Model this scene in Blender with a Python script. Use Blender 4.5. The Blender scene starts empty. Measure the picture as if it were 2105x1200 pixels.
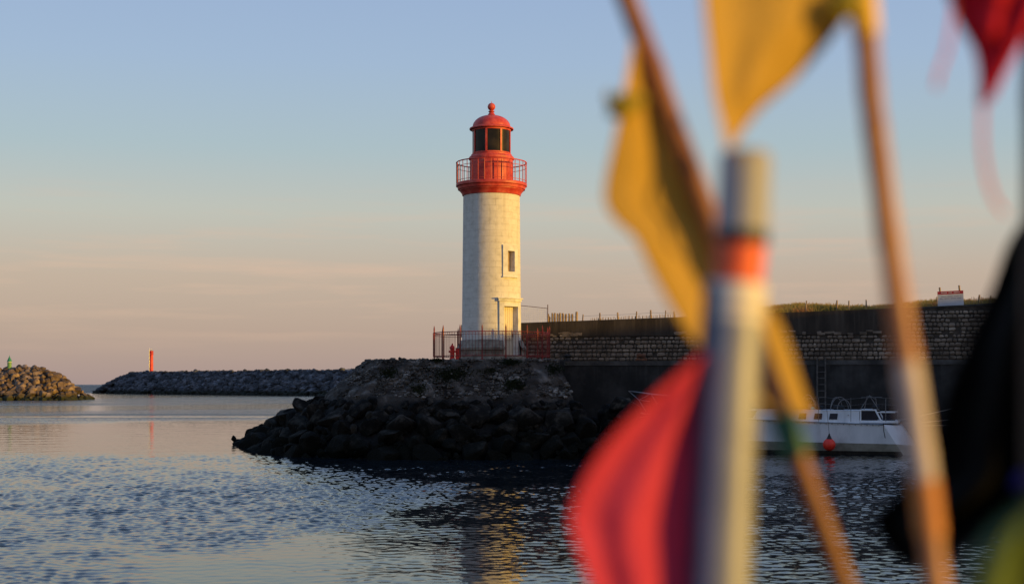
import bpy, math, random
from mathutils import Vector, Matrix, noise
S = bpy.context.scene
rnd = random.Random(7)
R = math.radians
# ------------------------------------------------------------------ camera
F, CX, HZ, H = 2924.0, 1052.5, 790.0, 3.2     # focal length in photo pixels, centre, horizon row, eye height
cd = bpy.data.cameras.new('camera'); cam = bpy.data.objects.new('camera', cd)
S.collection.objects.link(cam); S.camera = cam
cam.location = (0, 0, H); cam.rotation_euler = (R(90), 0, 0)
cd.sensor_width = 36; cd.lens = 36 * F / 2105; cd.shift_y = (HZ - 600) / 2105
cd.clip_start = 0.05; cd.clip_end = 60000
cd.dof.use_dof = True; cd.dof.focus_distance = 68; cd.dof.aperture_fstop = 1.65
S.render.resolution_x = 1024; S.render.resolution_y = 583
# ------------------------------------------------------------------ light
def lin(c):
    return tuple((x / 12.92 if x <= .04045 else ((x + .055) / 1.055) ** 2.4) for x in (v / 255 for v in c))
SUN_H = Vector((0.89, -0.456, 0)).normalized(); SUN_EL = R(5.0)
sd = bpy.data.lights.new('sun', 'SUN'); sun = bpy.data.objects.new('sun', sd); S.collection.objects.link(sun)
sd.energy = 4.9; sd.angle = R(0.53); sd.color = (1.0, 0.60, 0.10)
sdir = (SUN_H * math.cos(SUN_EL) + Vector((0, 0, math.sin(SUN_EL)))).normalized()
sun.rotation_euler = sdir.to_track_quat('Z', 'Y').to_euler()
W = bpy.data.worlds.new('World'); S.world = W; W.use_nodes = True
nt = W.node_tree; nt.nodes.clear()
def N(t, kind, **kw):
    n = t.nodes.new(kind)
    for k, v in kw.items():
        if k.startswith('i_'):
            n.inputs[int(k[2:])].default_value = v
        else:
            setattr(n, k, v)
    return n
def L(t, a, b): t.links.new(a, b)
def ramp(t, fac, stops):
    r = N(t, 'ShaderNodeValToRGB'); e = r.color_ramp.elements
    while len(e) < len(stops): e.new(0.5)
    for k, (p, c) in enumerate(stops):
        e[k].position = p; e[k].color = tuple(c)[:3] + (1,)
    if fac is not None: L(t, fac, r.inputs[0])
    return r.outputs[0]
def mth(t, op, a, b=None, clamp=False):
    m = N(t, 'ShaderNodeMath', operation=op, use_clamp=clamp)
    for i, v in enumerate((a, b)):
        if v is None: continue
        if isinstance(v, (int, float)): m.inputs[i].default_value = v
        else: L(t, v, m.inputs[i])
    return m.outputs[0]
def mix(t, fac, a, b, mode='MIX'):
    m = N(t, 'ShaderNodeMix', data_type='RGBA', blend_type=mode)
    for i, v in ((0, fac), (6, a), (7, b)):
        if isinstance(v, (int, float)): m.inputs[i].default_value = v
        elif isinstance(v, tuple): m.inputs[i].default_value = tuple(v)[:3] + (1,)
        else: L(t, v, m.inputs[i])
    return m.outputs[2]
tc = N(nt, 'ShaderNodeTexCoord'); sp = N(nt, 'ShaderNodeSeparateXYZ'); L(nt, tc.outputs['Generated'], sp.inputs[0])
elev = mth(nt, 'MULTIPLY', mth(nt, 'ARCSINE', sp.outputs[2]), 2 / math.pi)      # 0 horizon .. 1 zenith
def ev(row): return math.atan((HZ - row) / F) * 2 / math.pi
base = ramp(nt, elev, [(0.0, lin((170, 150, 148))), (ev(680), lin((184, 162, 151))), (ev(570), lin((195, 175, 160))),
    (ev(440), lin((193, 194, 185))), (ev(310), lin((173, 192, 200))), (ev(130), lin((163, 186, 214))), (0.19, lin((152, 176, 214))),
    (0.32, lin((124, 160, 210))), (1.0, lin((98, 136, 196)))])
# thin streaks of cloud low in the sky
mp = N(nt, 'ShaderNodeMapping'); mp.inputs[3].default_value = (5, 5, 62); L(nt, tc.outputs['Generated'], mp.inputs[0])
cn = N(nt, 'ShaderNodeTexNoise'); cn.inputs['Scale'].default_value = 1.5; cn.inputs['Detail'].default_value = 6; cn.inputs['Roughness'].default_value = .55
L(nt, mp.outputs[0], cn.inputs['Vector'])
streak = ramp(nt, cn.outputs[0], [(.50, (0, 0, 0)), (.72, (1, 1, 1))])
band = ramp(nt, elev, [(ev(760), (0, 0, 0)), (ev(600), (1, 1, 1)), (ev(480), (1, 1, 1)), (ev(370), (0, 0, 0))])
cl = mix(nt, 1.0, streak, band, 'MULTIPLY')
cfac = mth(nt, 'MULTIPLY', cl, .42)
skyc = mix(nt, cfac, base, lin((222, 186, 164)))
# the half of the sky towards the low sun is warmer and brighter
vd = N(nt, 'ShaderNodeVectorMath', operation='DOT_PRODUCT'); L(nt, tc.outputs['Generated'], vd.inputs[0]); vd.inputs[1].default_value = sdir
glow = mth(nt, 'POWER', mth(nt, 'MAXIMUM', vd.outputs['Value'], 0.0), 3.0)
skyc = mix(nt, mth(nt, 'MULTIPLY', glow, .3), skyc, (1.1, .62, .30))
sk = N(nt, 'ShaderNodeTexSky', sky_type='NISHITA'); sk.sun_disc = False; sk.sun_elevation = SUN_EL
sk.sun_rotation = math.atan2(SUN_H.x, SUN_H.y); sk.altitude = 0
bg1 = N(nt, 'ShaderNodeBackground'); L(nt, skyc, bg1.inputs[0]); bg1.inputs[1].default_value = 0.90
bg2 = N(nt, 'ShaderNodeBackground'); L(nt, sk.outputs[0], bg2.inputs[0]); bg2.inputs[1].default_value = 0.02
ad = N(nt, 'ShaderNodeAddShader'); L(nt, bg1.outputs[0], ad.inputs[0]); L(nt, bg2.outputs[0], ad.inputs[1])
wo = N(nt, 'ShaderNodeOutputWorld'); L(nt, ad.outputs[0], wo.inputs[0])
vs = S.view_settings; vs.view_transform = 'Standard'; vs.look = 'None'; vs.exposure = 0; vs.gamma = 1; vs.use_curve_mapping = False
S.cycles.use_denoising = True; S.cycles.max_bounces = 6; S.cycles.caustics_reflective = False; S.cycles.caustics_refractive = False
# ------------------------------------------------------------------ helpers
def P(u, v, Y):
    """world point at depth Y seen at photo pixel u, v"""
    return Vector(((u - CX) / F * Y, Y, H - (v - HZ) / F * Y))
class MB:
    def __init__(s): s.v = []; s.f = []; s.uv = {}; s.t = []; s.tint = 0.5
    def add(s, vs, fs, uvs=None):
        o = len(s.v); s.v += [tuple(p) for p in vs]
        for k, f in enumerate(fs):
            s.f.append(tuple(i + o for i in f)); s.t.append(s.tint)
            if uvs: s.uv[len(s.f) - 1] = uvs[k]
    def box(s, c, d, M=None, bev=0.0, jit=0.0):
        x, y, z = (k / 2 for k in d)
        if bev <= 0:
            q = [(sx * x, sy * y, sz * z) for sz in (-1, 1) for sy in (-1, 1) for sx in (-1, 1)]
            fs = [(0, 2, 3, 1), (4, 5, 7, 6), (0, 1, 5, 4), (2, 6, 7, 3), (0, 4, 6, 2), (1, 3, 7, 5)]
        else:
            b = min(bev, x * .9, y * .9, z * .9); q = []
            for sz in (-1, 1):
                for (h, e) in (((z - b) if 1 else z, 0), (z, b)):
                    for sx, sy in ((-1, -1), (1, -1), (1, 1), (-1, 1)):
                        q.append((sx * (x - e), sy * (y - e), sz * h))
            fs = []
            def ring(a, b2):
                for k in range(4): fs.append((a + k, a + (k + 1) % 4, b2 + (k + 1) % 4, b2 + k))
            ring(0, 8); ring(8, 12); ring(4, 0); fs += [(12, 13, 14, 15), (7, 6, 5, 4)]
        q = [Vector(p) for p in q]
        if jit: q = [p + Vector((rnd.uniform(-jit, jit), rnd.uniform(-jit, jit), rnd.uniform(-jit, jit))) for p in q]
        if M is not None: q = [M @ p for p in q]
        c = Vector(c); s.add([p + c for p in q], fs)
    def tube(s, pts, r, n=10, cap=True):
        pts = [Vector(p) for p in pts]; rs = r if isinstance(r, (list, tuple)) else [r] * len(pts)
        up = Vector((0.13, 0.31, 0.94)); vs = []; fs = []; a = None
        for i, p in enumerate(pts):
            d = (pts[min(i + 1, len(pts) - 1)] - pts[max(i - 1, 0)]).normalized()
            if a is None: a = d.cross(up if abs(d.dot(up)) < .95 else Vector((1, 0, 0))).normalized()
            else: a = (a - d * a.dot(d)).normalized()
            b = d.cross(a)
            for k in range(n):
                t = 2 * math.pi * k / n; vs.append(p + (a * math.cos(t) + b * math.sin(t)) * rs[i])
        for i in range(len(pts) - 1):
            for k in range(n): fs.append((i * n + k, i * n + (k + 1) % n, (i + 1) * n + (k + 1) % n, (i + 1) * n + k))
        if cap: fs += [tuple(range(n - 1, -1, -1)), tuple((len(pts) - 1) * n + k for k in range(n))]
        s.add(vs, fs)
    def lathe(s, prof, c=(0, 0, 0), n=64, skip=None, a0=0.0, capb=False):
        c = Vector(c); vs = []; fs = []; uv = []
        for r, z in prof:
            for k in range(n):
                t = a0 + 2 * math.pi * k / n; vs.append(c + Vector((r * math.sin(t), -r * math.cos(t), z)))
        for i in range(len(prof) - 1):
            for k in range(n):
                if skip and skip((k + .5) * 2 * math.pi / n + a0, (prof[i][1] + prof[i + 1][1]) / 2): continue
                fs.append((i * n + k, i * n + (k + 1) % n, (i + 1) * n + (k + 1) % n, (i + 1) * n + k))
                rr = 1.4; u0, u1 = k * 2 * math.pi / n * rr, (k + 1) * 2 * math.pi / n * rr
                uv.append([(u0, prof[i][1]), (u1, prof[i][1]), (u1, prof[i + 1][1]), (u0, prof[i + 1][1])])
        s.add(vs, fs, uv)
        s_top = (len(prof) - 1) * n
        if prof[-1][0] > 1e-4: s.add([vs[s_top + k] for k in range(n)], [tuple(range(n))], [[(0, 0)] * n])
        if capb: s.add([vs[k] for k in range(n)], [tuple(range(n - 1, -1, -1))], [[(0, 0)] * n])
    def build(s, name, m, parent=None, smooth=False, sharp=None, loc=None):
        me = bpy.data.meshes.new(name)
        vs = s.v
        if loc is not None: vs = [tuple(Vector(p) - Vector(loc)) for p in vs]
        me.from_pydata(vs, [], s.f); me.update()
        if s.uv:
            ul = me.uv_layers.new(name='UVMap')
            for p in me.polygons:
                if p.index in s.uv:
                    for q, li in enumerate(p.loop_indices): ul.data[li].uv = s.uv[p.index][q]
        at = me.attributes.new('tint', 'FLOAT', 'FACE'); at.data.foreach_set('value', s.t)
        if smooth:
            me.polygons.foreach_set('use_smooth', [True] * len(me.polygons))
            if sharp: me.set_sharp_from_angle(angle=R(sharp))
        me.materials.append(m)
        o = bpy.data.objects.new(name, me); S.collection.objects.link(o)
        if loc is not None: o.location = loc
        if parent is not None: o.parent = parent
        return o
def tag(o, label, cat, group=None):
    o['label'] = label; o['category'] = cat
    if group: o['group'] = group
    return o
def root(name, loc, label, cat, group=None, rz=0):
    o = bpy.data.objects.new(name, None); S.collection.objects.link(o); o.location = loc; o.rotation_euler = (0, 0, rz)
    o.empty_display_size = .2
    return tag(o, label, cat, group)
def struct(o, kind='structure'): o['kind'] = kind; return o
def copy_tree(o, parent=None):
    c = o.copy(); S.collection.objects.link(c); c.parent = parent
    for ch in [x for x in bpy.data.objects if x.parent == o]: copy_tree(ch, c)
    return c
# ------------------------------------------------------------------ materials
def newmat(name):
    m = bpy.data.materials.new(name); m.use_nodes = True; t = m.node_tree
    b = t.nodes['Principled BSDF']; return m, t, b
def weathered(name, cols, scale=3.0, rough=.8, bump=.02, bscale=None, stops=(.35, .5, .65), coord='Object', squash=(1, 1, 1), tint=0.0, metallic=0.0, spec=.3, extra=None, detail=6):
    m, t, b = newmat(name)
    tc = N(t, 'ShaderNodeTexCoord')
    if coord == 'World':
        src = N(t, 'ShaderNodeNewGeometry').outputs['Position']
    else: src = tc.outputs[coord]
    mp = N(t, 'ShaderNodeMapping'); mp.inputs[3].default_value = squash; L(t, src, mp.inputs[0])
    n1 = N(t, 'ShaderNodeTexNoise'); n1.inputs['Scale'].default_value = scale; n1.inputs['Detail'].default_value = detail; n1.inputs['Roughness'].default_value = .62
    L(t, mp.outputs[0], n1.inputs['Vector'])
    col = ramp(t, n1.outputs[0], list(zip(stops, cols)) if len(cols) > 1 else [(0, cols[0]), (1, cols[0])])
    if tint:
        a = N(t, 'ShaderNodeAttribute', attribute_name='tint')
        k = mth(t, 'ADD', mth(t, 'MULTIPLY', a.outputs['Fac'], 2 * tint), 1 - tint)
        vm = N(t, 'ShaderNodeVectorMath', operation='SCALE'); L(t, col, vm.inputs[0]); L(t, k, vm.inputs['Scale']); col = vm.outputs[0]
    if extra: col = extra(t, col, src)
    L(t, col, b.inputs['Base Color'])
    b.inputs['Roughness'].default_value = rough; b.inputs['Metallic'].default_value = metallic
    b.inputs['Specular IOR Level'].default_value = spec
    if bump:
        n2 = N(t, 'ShaderNodeTexNoise'); n2.inputs['Scale'].default_value = bscale or scale * 4; n2.inputs['Detail'].default_value = 5
        L(t, mp.outputs[0], n2.inputs['Vector'])
        bp = N(t, 'ShaderNodeBump'); bp.inputs['Strength'].default_value = 1; bp.inputs['Distance'].default_value = bump
        L(t, n2.outputs[0], bp.inputs['Height']); L(t, bp.outputs[0], b.inputs['Normal'])
    return m
def cloth(name, c1, c2, trans=.35):
    m, t, b = newmat(name)
    tc = N(t, 'ShaderNodeTexCoord'); n1 = N(t, 'ShaderNodeTexNoise'); n1.inputs['Scale'].default_value = 14; n1.inputs['Detail'].default_value = 3
    L(t, tc.outputs['Object'], n1.inputs['Vector']); col = ramp(t, n1.outputs[0], [(.35, c1), (.65, c2)])
    L(t, col, b.inputs['Base Color']); b.inputs['Roughness'].default_value = .75; b.inputs['Specular IOR Level'].default_value = .15
    tr = N(t, 'ShaderNodeBsdfTranslucent'); L(t, col, tr.inputs[0]); ms = N(t, 'ShaderNodeMixShader'); ms.inputs[0].default_value = trans
    L(t, b.outputs[0], ms.inputs[1]); L(t, tr.outputs[0], ms.inputs[2]); L(t, ms.outputs[0], t.nodes['Material Output'].inputs[0])
    wv = N(t, 'ShaderNodeTexWave'); wv.inputs['Scale'].default_value = 120; L(t, tc.outputs['Object'], wv.inputs['Vector'])
    bp = N(t, 'ShaderNodeBump'); bp.inputs['Distance'].default_value = .0004; L(t, wv.outputs[1], bp.inputs['Height']); L(t, bp.outputs[0], b.inputs['Normal'])
    return m
def algae(z0, z1, c):
    def f(t, col, src):
        g = N(t, 'ShaderNodeNewGeometry'); s = N(t, 'ShaderNodeSeparateXYZ'); L(t, g.outputs['Position'], s.inputs[0])
        n = N(t, 'ShaderNodeTexNoise'); n.inputs['Scale'].default_value = .8; n.inputs['Detail'].default_value = 4; L(t, g.outputs['Position'], n.inputs['Vector'])
        zz = mth(t, 'ADD', s.outputs[2], mth(t, 'MULTIPLY', mth(t, 'SUBTRACT', n.outputs[0], .5), 1.2 * (z1 - z0) + .3))
        mr = N(t, 'ShaderNodeMapRange'); mr.inputs[1].default_value = z0; mr.inputs[2].default_value = z1
        mr.inputs[3].default_value = 1; mr.inputs[4].default_value = 0; L(t, zz, mr.inputs[0])
        return mix(t, mr.outputs[0], col, c)
    return f
def streaks(c, z0, z1, amount=.7):
    """run-off stains hanging down from z1"""
    def f(t, col, src):
        g = N(t, 'ShaderNodeNewGeometry'); mp = N(t, 'ShaderNodeMapping'); mp.inputs[3].default_value = (3.2, 3.2, .18); L(t, g.outputs['Position'], mp.inputs[0])
        n = N(t, 'ShaderNodeTexNoise'); n.inputs['Scale'].default_value = 1.6; n.inputs['Detail'].default_value = 5; L(t, mp.outputs[0], n.inputs['Vector'])
        s = N(t, 'ShaderNodeSeparateXYZ'); L(t, g.outputs['Position'], s.inputs[0])
        mr = N(t, 'ShaderNodeMapRange'); mr.inputs[1].default_value = z0; mr.inputs[2].default_value = z1; L(t, s.outputs[2], mr.inputs[0])
        k = ramp(t, n.outputs[0], [(.52, (0, 0, 0)), (.66, (1, 1, 1))])
        return mix(t, mth(t, 'MULTIPLY', mth(t, 'MULTIPLY', k, mr.outputs[0]), amount), col, c)
    return f
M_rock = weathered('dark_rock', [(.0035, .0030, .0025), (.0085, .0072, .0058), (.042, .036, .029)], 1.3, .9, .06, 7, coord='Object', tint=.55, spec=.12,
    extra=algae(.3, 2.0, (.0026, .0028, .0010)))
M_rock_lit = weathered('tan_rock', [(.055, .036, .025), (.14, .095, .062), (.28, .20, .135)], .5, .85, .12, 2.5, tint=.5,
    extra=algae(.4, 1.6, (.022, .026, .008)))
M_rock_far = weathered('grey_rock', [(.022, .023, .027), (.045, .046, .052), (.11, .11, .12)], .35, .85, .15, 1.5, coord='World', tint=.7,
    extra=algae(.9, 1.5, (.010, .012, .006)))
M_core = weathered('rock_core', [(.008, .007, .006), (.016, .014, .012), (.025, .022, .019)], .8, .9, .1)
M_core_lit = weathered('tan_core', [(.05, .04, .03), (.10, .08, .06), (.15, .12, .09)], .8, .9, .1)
M_slope = weathered('rubble_slope', [(.014, .010, .007), (.034, .025, .018), (.070, .055, .043), (.20, .175, .15)], 1.1, .9, .10, 6, stops=(.34, .47, .58, .72), coord='World', detail=9,
    extra=algae(2.1, 2.75, (.006, .005, .004)))
M_rubble = weathered('rubble_stone', [(.03, .024, .018), (.07, .058, .046), (.19, .17, .15)], 1.6, .85, .02, 12, coord='World', tint=.6)
M_weed = weathered('weed_leaf', [(.006, .011, .003), (.012, .02, .005), (.022, .028, .008)], 5, .8, 0)
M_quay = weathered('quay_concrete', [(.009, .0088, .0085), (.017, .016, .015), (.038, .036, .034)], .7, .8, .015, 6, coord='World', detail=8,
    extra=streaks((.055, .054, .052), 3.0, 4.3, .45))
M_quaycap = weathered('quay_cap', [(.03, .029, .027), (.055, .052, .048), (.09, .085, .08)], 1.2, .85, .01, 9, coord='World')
M_conc = weathered('old_concrete', [(.019, .015, .012), (.036, .027, .020), (.058, .045, .034)], .8, .85, .012, 8, coord='World', squash=(1, 1, .35), detail=8,
    extra=streaks((.095, .075, .055), 5.4, 6.3, .45))
M_stone = weathered('wall_stone', [(.10, .076, .056), (.18, .138, .102), (.28, .225, .17)], 1.2, .9, .012, 16, coord='World', tint=.32)
M_mortar = weathered('mortar', [(.032, .026, .02), (.06, .048, .038), (.085, .068, .054)], 2.2, .95, .01, 14, coord='World')
M_red = weathered('red_paint', [(.42, .030, .020), (.56, .062, .040), (.62, .11, .075)], 2.6, .5, .004, 20, spec=.4, extra=streaks((.36, .035, .02), 10, 14, .35))
M_redrail = weathered('red_rail_paint', [(.14, .012, .008), (.22, .018, .012), (.30, .03, .02)], 3, .5, .002, 30, spec=.4)
M_glass = None
def tower_mat():
    m, t, b = newmat('white_masonry')
    tc = N(t, 'ShaderNodeTexCoord'); ns = N(t, 'ShaderNodeTexNoise'); ns.inputs['Scale'].default_value = 3; ns.inputs['Detail'].default_value = 8; ns.inputs['Roughness'].default_value = .65
    L(t, tc.outputs['UV'], ns.inputs['Vector'])
    nd = N(t, 'ShaderNodeTexNoise'); nd.inputs['Scale'].default_value = 2.2; L(t, tc.outputs['UV'], nd.inputs['Vector'])
    va = N(t, 'ShaderNodeVectorMath', operation='MULTIPLY_ADD'); L(t, nd.outputs[1], va.inputs[0]); va.inputs[1].default_value = (.03, .03, 0); L(t, tc.outputs['UV'], va.inputs[2])
    br = N(t, 'ShaderNodeTexBrick'); L(t, va.outputs[0], br.inputs['Vector'])
    br.inputs['Color1'].default_value = (1, 1, 1, 1); br.inputs['Color2'].default_value = (.93, .93, .93, 1); br.inputs['Mortar'].default_value = (0, 0, 0, 1)
    br.inputs['Scale'].default_value = 1; br.inputs['Mortar Size'].default_value = .010; br.inputs['Mortar Smooth'].default_value = .4
    br.inputs['Brick Width'].default_value = .56; br.inputs['Row Height'].default_value = .29
    n3 = N(t, 'ShaderNodeTexNoise'); n3.inputs['Scale'].default_value = 1.7; n3.inputs['Detail'].default_value = 4; L(t, tc.outputs['UV'], n3.inputs['Vector'])
    jf = ramp(t, n3.outputs[0], [(.40, (.08, .08, .08)), (.62, (.38, .38, .38))])
    col = ramp(t, ns.outputs[0], [(.28, (.50, .46, .38)), (.45, (.64, .59, .50)), (.65, (.71, .66, .57))])
    inv = mth(t, 'SUBTRACT', 1.0, br.outputs['Fac'])
    c2 = mix(t, 1.0, col, br.outputs['Color'], 'MULTIPLY')
    jc = mix(t, mth(t, 'MULTIPLY', br.outputs['Fac'], jf), col, (.22, .18, .13))
    L(t, streaks((.34, .26, .17), 7.5, 14.0, .38)(t, jc, None), b.inputs['Base Color']); b.inputs['Roughness'].default_value = .75; b.inputs['Specular IOR Level'].default_value = .25
    hs = mth(t, 'ADD', mth(t, 'MULTIPLY', br.outputs['Fac'], -.35), ns.outputs[0])
    bp = N(t, 'ShaderNodeBump'); bp.inputs['Distance'].default_value = .012; L(t, hs, bp.inputs['Height']); L(t, bp.outputs[0], b.inputs['Normal'])
    return m
M_tower = tower_mat()
M_white = weathered('white_stone_paint', [(.50, .47, .42), (.64, .61, .56), (.70, .68, .64)], 3, .7, .004, 20, coord='World')
M_plinth = weathered('grey_plinth', [(.12, .098, .072), (.22, .185, .14), (.34, .295, .23)], 2.2, .85, .012, 12, coord='World')
M_dark = weathered('dark_interior', [(.05, .035, .025), (.09, .065, .045)], 4, .8, 0, stops=(.4, .6))
M_wood = weathered('weathered_wood', [(.16, .10, .06), (.32, .22, .13), (.45, .33, .21)], 6, .85, .003, 30, squash=(4, 4, .5))
M_doorw = weathered('cream_door', [(.58, .50, .36), (.68, .60, .46)], 8, .6, .002, 20, stops=(.4, .6), squash=(6, 6, .4))
M_metal = weathered('galvanised_metal', [(.22, .23, .24), (.34, .35, .36)], 8, .4, .001, 30, stops=(.4, .6), metallic=.7)
M_rust = weathered('rusty_iron', [(.05, .025, .015), (.12, .05, .025), (.20, .09, .04)], 7, .8, .003, 30)
M_hull = weathered('white_hull', [(.46, .48, .50), (.62, .64, .66), (.68, .70, .72)], 1.2, .45, .002, 8, spec=.4, squash=(1, 1, .3))
M_hull2 = weathered('stained_hull', [(.22, .21, .17), (.31, .30, .25)], 2, .5, .002, 12, stops=(.4, .6))
M_boot = weathered('dark_waterline', [(.012, .011, .009), (.03, .026, .02)], 4, .8, .01, stops=(.4, .6))
M_win = weathered('dark_window', [(.008, .010, .018), (.014, .016, .028)], 3, .3, 0, stops=(.4, .6), spec=.2)
M_tubes = weathered('dull_tubes', [(.10, .10, .10), (.18, .175, .17)], 9, .5, 0, stops=(.4, .6))
M_rope = weathered('pale_rope', [(.25, .23, .20), (.42, .40, .36)], 20, .9, 0, stops=(.4, .6))
M_droop = weathered('dark_rope', [(.03, .03, .03), (.06, .055, .05)], 20, .9, 0, stops=(.4, .6))
M_float = weathered('orange_red_float', [(.72, .035, .02), (.80, .055, .03)], 4, .4, .001, 20, stops=(.4, .6))
M_black = weathered('black_rubber', [(.010, .010, .011), (.02, .02, .02)], 6, .5, 0, stops=(.4, .6))
# ------------------------------------------------------------------ water
import numpy as np
Y0W, Y1W = 20.0, 150.0
def water():
    m, t, b = newmat('sea_water')
    g = N(t, 'ShaderNodeNewGeometry'); pos = g.outputs['Position']; s = N(t, 'ShaderNodeSeparateXYZ'); L(t, pos, s.inputs[0])
    X, Y = s.outputs[0], s.outputs[1]
    def nz(sc, sq=(1, 1, 1), det=3, rot=0, ro=.5):
        mp = N(t, 'ShaderNodeMapping'); mp.inputs[3].default_value = sq; mp.inputs[2].default_value = (0, 0, rot); L(t, pos, mp.inputs[0])
        n = N(t, 'ShaderNodeTexNoise'); n.inputs['Scale'].default_value = sc; n.inputs['Detail'].default_value = det; n.inputs['Roughness'].default_value = ro
        L(t, mp.outputs[0], n.inputs['Vector']); return n.outputs[0]
    def sstep(v, a, c):
        mr = N(t, 'ShaderNodeMapRange', interpolation_type='SMOOTHSTEP'); mr.inputs[1].default_value = a; mr.inputs[2].default_value = c; L(t, v, mr.inputs[0]); return mr.outputs[0]
    # ruffled lanes farther out, where the waves are too small to model
    wob2 = mth(t, 'SUBTRACT', nz(.02, det=4), .5)
    y2 = mth(t, 'ADD', mth(t, 'SUBTRACT', Y, mth(t, 'MULTIPLY', X, 1.0)), mth(t, 'MULTIPLY', wob2, 60))
    streak = sstep(nz(.06, (.22, 1, 1), 4, R(12)), .40, .58)
    lane = mth(t, 'MULTIPLY', sstep(y2, 148, 172), mth(t, 'SUBTRACT', 1.0, sstep(y2, 196, 232)))
    lane2 = mth(t, 'MULTIPLY', sstep(y2, 262, 300), mth(t, 'SUBTRACT', 1.0, sstep(y2, 400, 440)))
    far = sstep(Y, 500, 560)
    ruf = mth(t, 'MAXIMUM', mth(t, 'MULTIPLY', mth(t, 'MAXIMUM', lane, mth(t, 'MULTIPLY', lane2, .8)), streak), mth(t, 'MULTIPLY', far, 1.6))
    fm = mth(t, 'MULTIPLY', mth(t, 'ADD', mth(t, 'MULTIPLY', ruf, .93), .07), sstep(Y, 95, 150))
    small = nz(1.6, (.8, .8, 1), 3, R(6), .6)
    h = mth(t, 'MULTIPLY', mth(t, 'MULTIPLY', small, 1.0), fm)
    fine = nz(7.5, (1, .7, 1), 2, R(-8))
    h = mth(t, 'ADD', h, mth(t, 'MULTIPLY', mth(t, 'MULTIPLY', fine, .0022), mth(t, 'SUBTRACT', 1.0, sstep(Y, 90, 130))))
    bp = N(t, 'ShaderNodeBump'); bp.inputs['Distance'].default_value = 1; bp.inputs['Strength'].default_value = 1
    L(t, h, bp.inputs['Height']); L(t, bp.outputs[0], b.inputs['Normal'])
    b.inputs['Base Color'].default_value = (.004, .009, .013, 1); b.inputs['IOR'].default_value = 1.333; b.inputs['Specular IOR Level'].default_value = .5
    L(t, mth(t, 'ADD', mth(t, 'MULTIPLY', fm, .22), .03), b.inputs['Roughness'])
    return m
def wave_mesh():
    rg = np.random.default_rng(5); ys = [Y0W]
    while ys[-1] < Y1W: ys.append(ys[-1] + max(.055, .0017 * ys[-1]))
    ys[-1] = Y1W; ys = np.array(ys); nc = 1400; u = np.linspace(-1, 1, nc)
    half = .40 * ys + 4; Xg = half[:, None] * u[None, :]; Yg = np.repeat(ys[:, None], nc, 1)
    def wob(l0, l1, n, seed):
        q = np.random.default_rng(seed); o = np.zeros_like(Xg)
        for _ in range(n):
            l = q.uniform(l0, l1); a = q.uniform(0, 2 * np.pi); k = 2 * np.pi / l; o += np.cos(k * (np.cos(a) * Xg + np.sin(a) * Yg) + q.uniform(0, 6.28))
        return o / np.sqrt(n / 2)
    ss = lambda v, a, c: (lambda t: t * t * (3 - 2 * t))(np.clip((v - a) / (c - a), 0, 1))
    w1 = wob(6, 26, 12, 1); w2 = wob(1.6, 6, 14, 2)
    near = Yg - 4.2 * Xg + w1 * 2.2 + w2 * 1.5; yy = Yg + w1 * 1.6 + w2 * 1.0
    ruf = ss(near, 38, 52) * (1 - ss(yy, 60, 71))
    lane = ss(Yg - Xg + w1 * 3, 146, 168)
    east = ss(Xg + w1 * .8, -8, 0) * (1 - ss(Yg, 63, 74))
    close = 1 - ss(Yg - 2.0 * Xg + w1 * 2, 24, 34)
    amp = np.maximum(np.maximum(ruf * .15, lane * .14), np.maximum(east * (.032 + .058 * ss(Yg, 26, 46)), .028)) + close * .006 * (1 - ruf)
    amp *= np.clip(.95 + .16 * w2 + .14 * w1, .45, 1.5)
    h = np.zeros_like(Xg); n = 64
    for i in range(n):
        l = .15 * (.62 / .15) ** rg.random(); a = np.pi / 2 + rg.normal(0, .75); k = 2 * np.pi / l
        h += np.cos(k * (np.cos(a) * Xg + np.sin(a) * Yg) + rg.uniform(0, 6.28)) / k / np.sqrt(n / 2)
    h2 = np.zeros_like(Xg)
    for i in range(20):
        l = rg.uniform(1.1, 4); a = np.pi / 2 + rg.normal(.15, .45); k = 2 * np.pi / l
        h2 += np.cos(k * (np.cos(a) * Xg + np.sin(a) * Yg) + rg.uniform(0, 6.28)) / k / np.sqrt(10)
    Z = h * amp + h2 * (.004 + .035 * amp)
    edge = ss(1 - np.abs(u)[None, :] * np.ones_like(Xg), 0, .03) * ss(Yg, Y0W, Y0W + 2) * (1 - ss(Yg, Y1W - 18, Y1W)); Z *= edge
    nr = len(ys); co = np.stack([Xg, Yg, Z], -1).reshape(-1, 3)
    idx = np.arange(nr * nc).reshape(nr, nc); q = np.stack([idx[:-1, :-1], idx[:-1, 1:], idx[1:, 1:], idx[1:, :-1]], -1).reshape(-1, 4)
    hx0, hx1 = half[0], half[-1]
    out = np.array([(-9000, -400, 0), (9000, -400, 0), (25000, 40000, 0), (-25000, 40000, 0)], float); o = len(co)
    co = np.concatenate([co, out]); c00, c01, c10, c11 = idx[0, 0], idx[0, -1], idx[-1, 0], idx[-1, -1]
    q = np.concatenate([q, np.array([(o, o + 1, c01, c00), (o + 1, o + 2, c11, c01), (o + 2, o + 3, c10, c11), (o + 3, o, c00, c10)])])
    me = bpy.data.meshes.new('sea'); me.vertices.add(len(co)); me.vertices.foreach_set('co', co.ravel())
    me.loops.add(len(q) * 4); me.loops.foreach_set('vertex_index', q.ravel().astype(np.int32)); me.polygons.add(len(q))
    me.polygons.foreach_set('loop_start', np.arange(0, len(q) * 4, 4, dtype=np.int32)); sm_ = np.ones(len(q), bool); sm_[-4:] = False
    me.polygons.foreach_set('use_smooth', sm_); me.update(calc_edges=True); me.validate(); me.materials.append(water())
    ob = bpy.data.objects.new('sea', me); S.collection.objects.link(ob); struct(ob)
wave_mesh()
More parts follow.
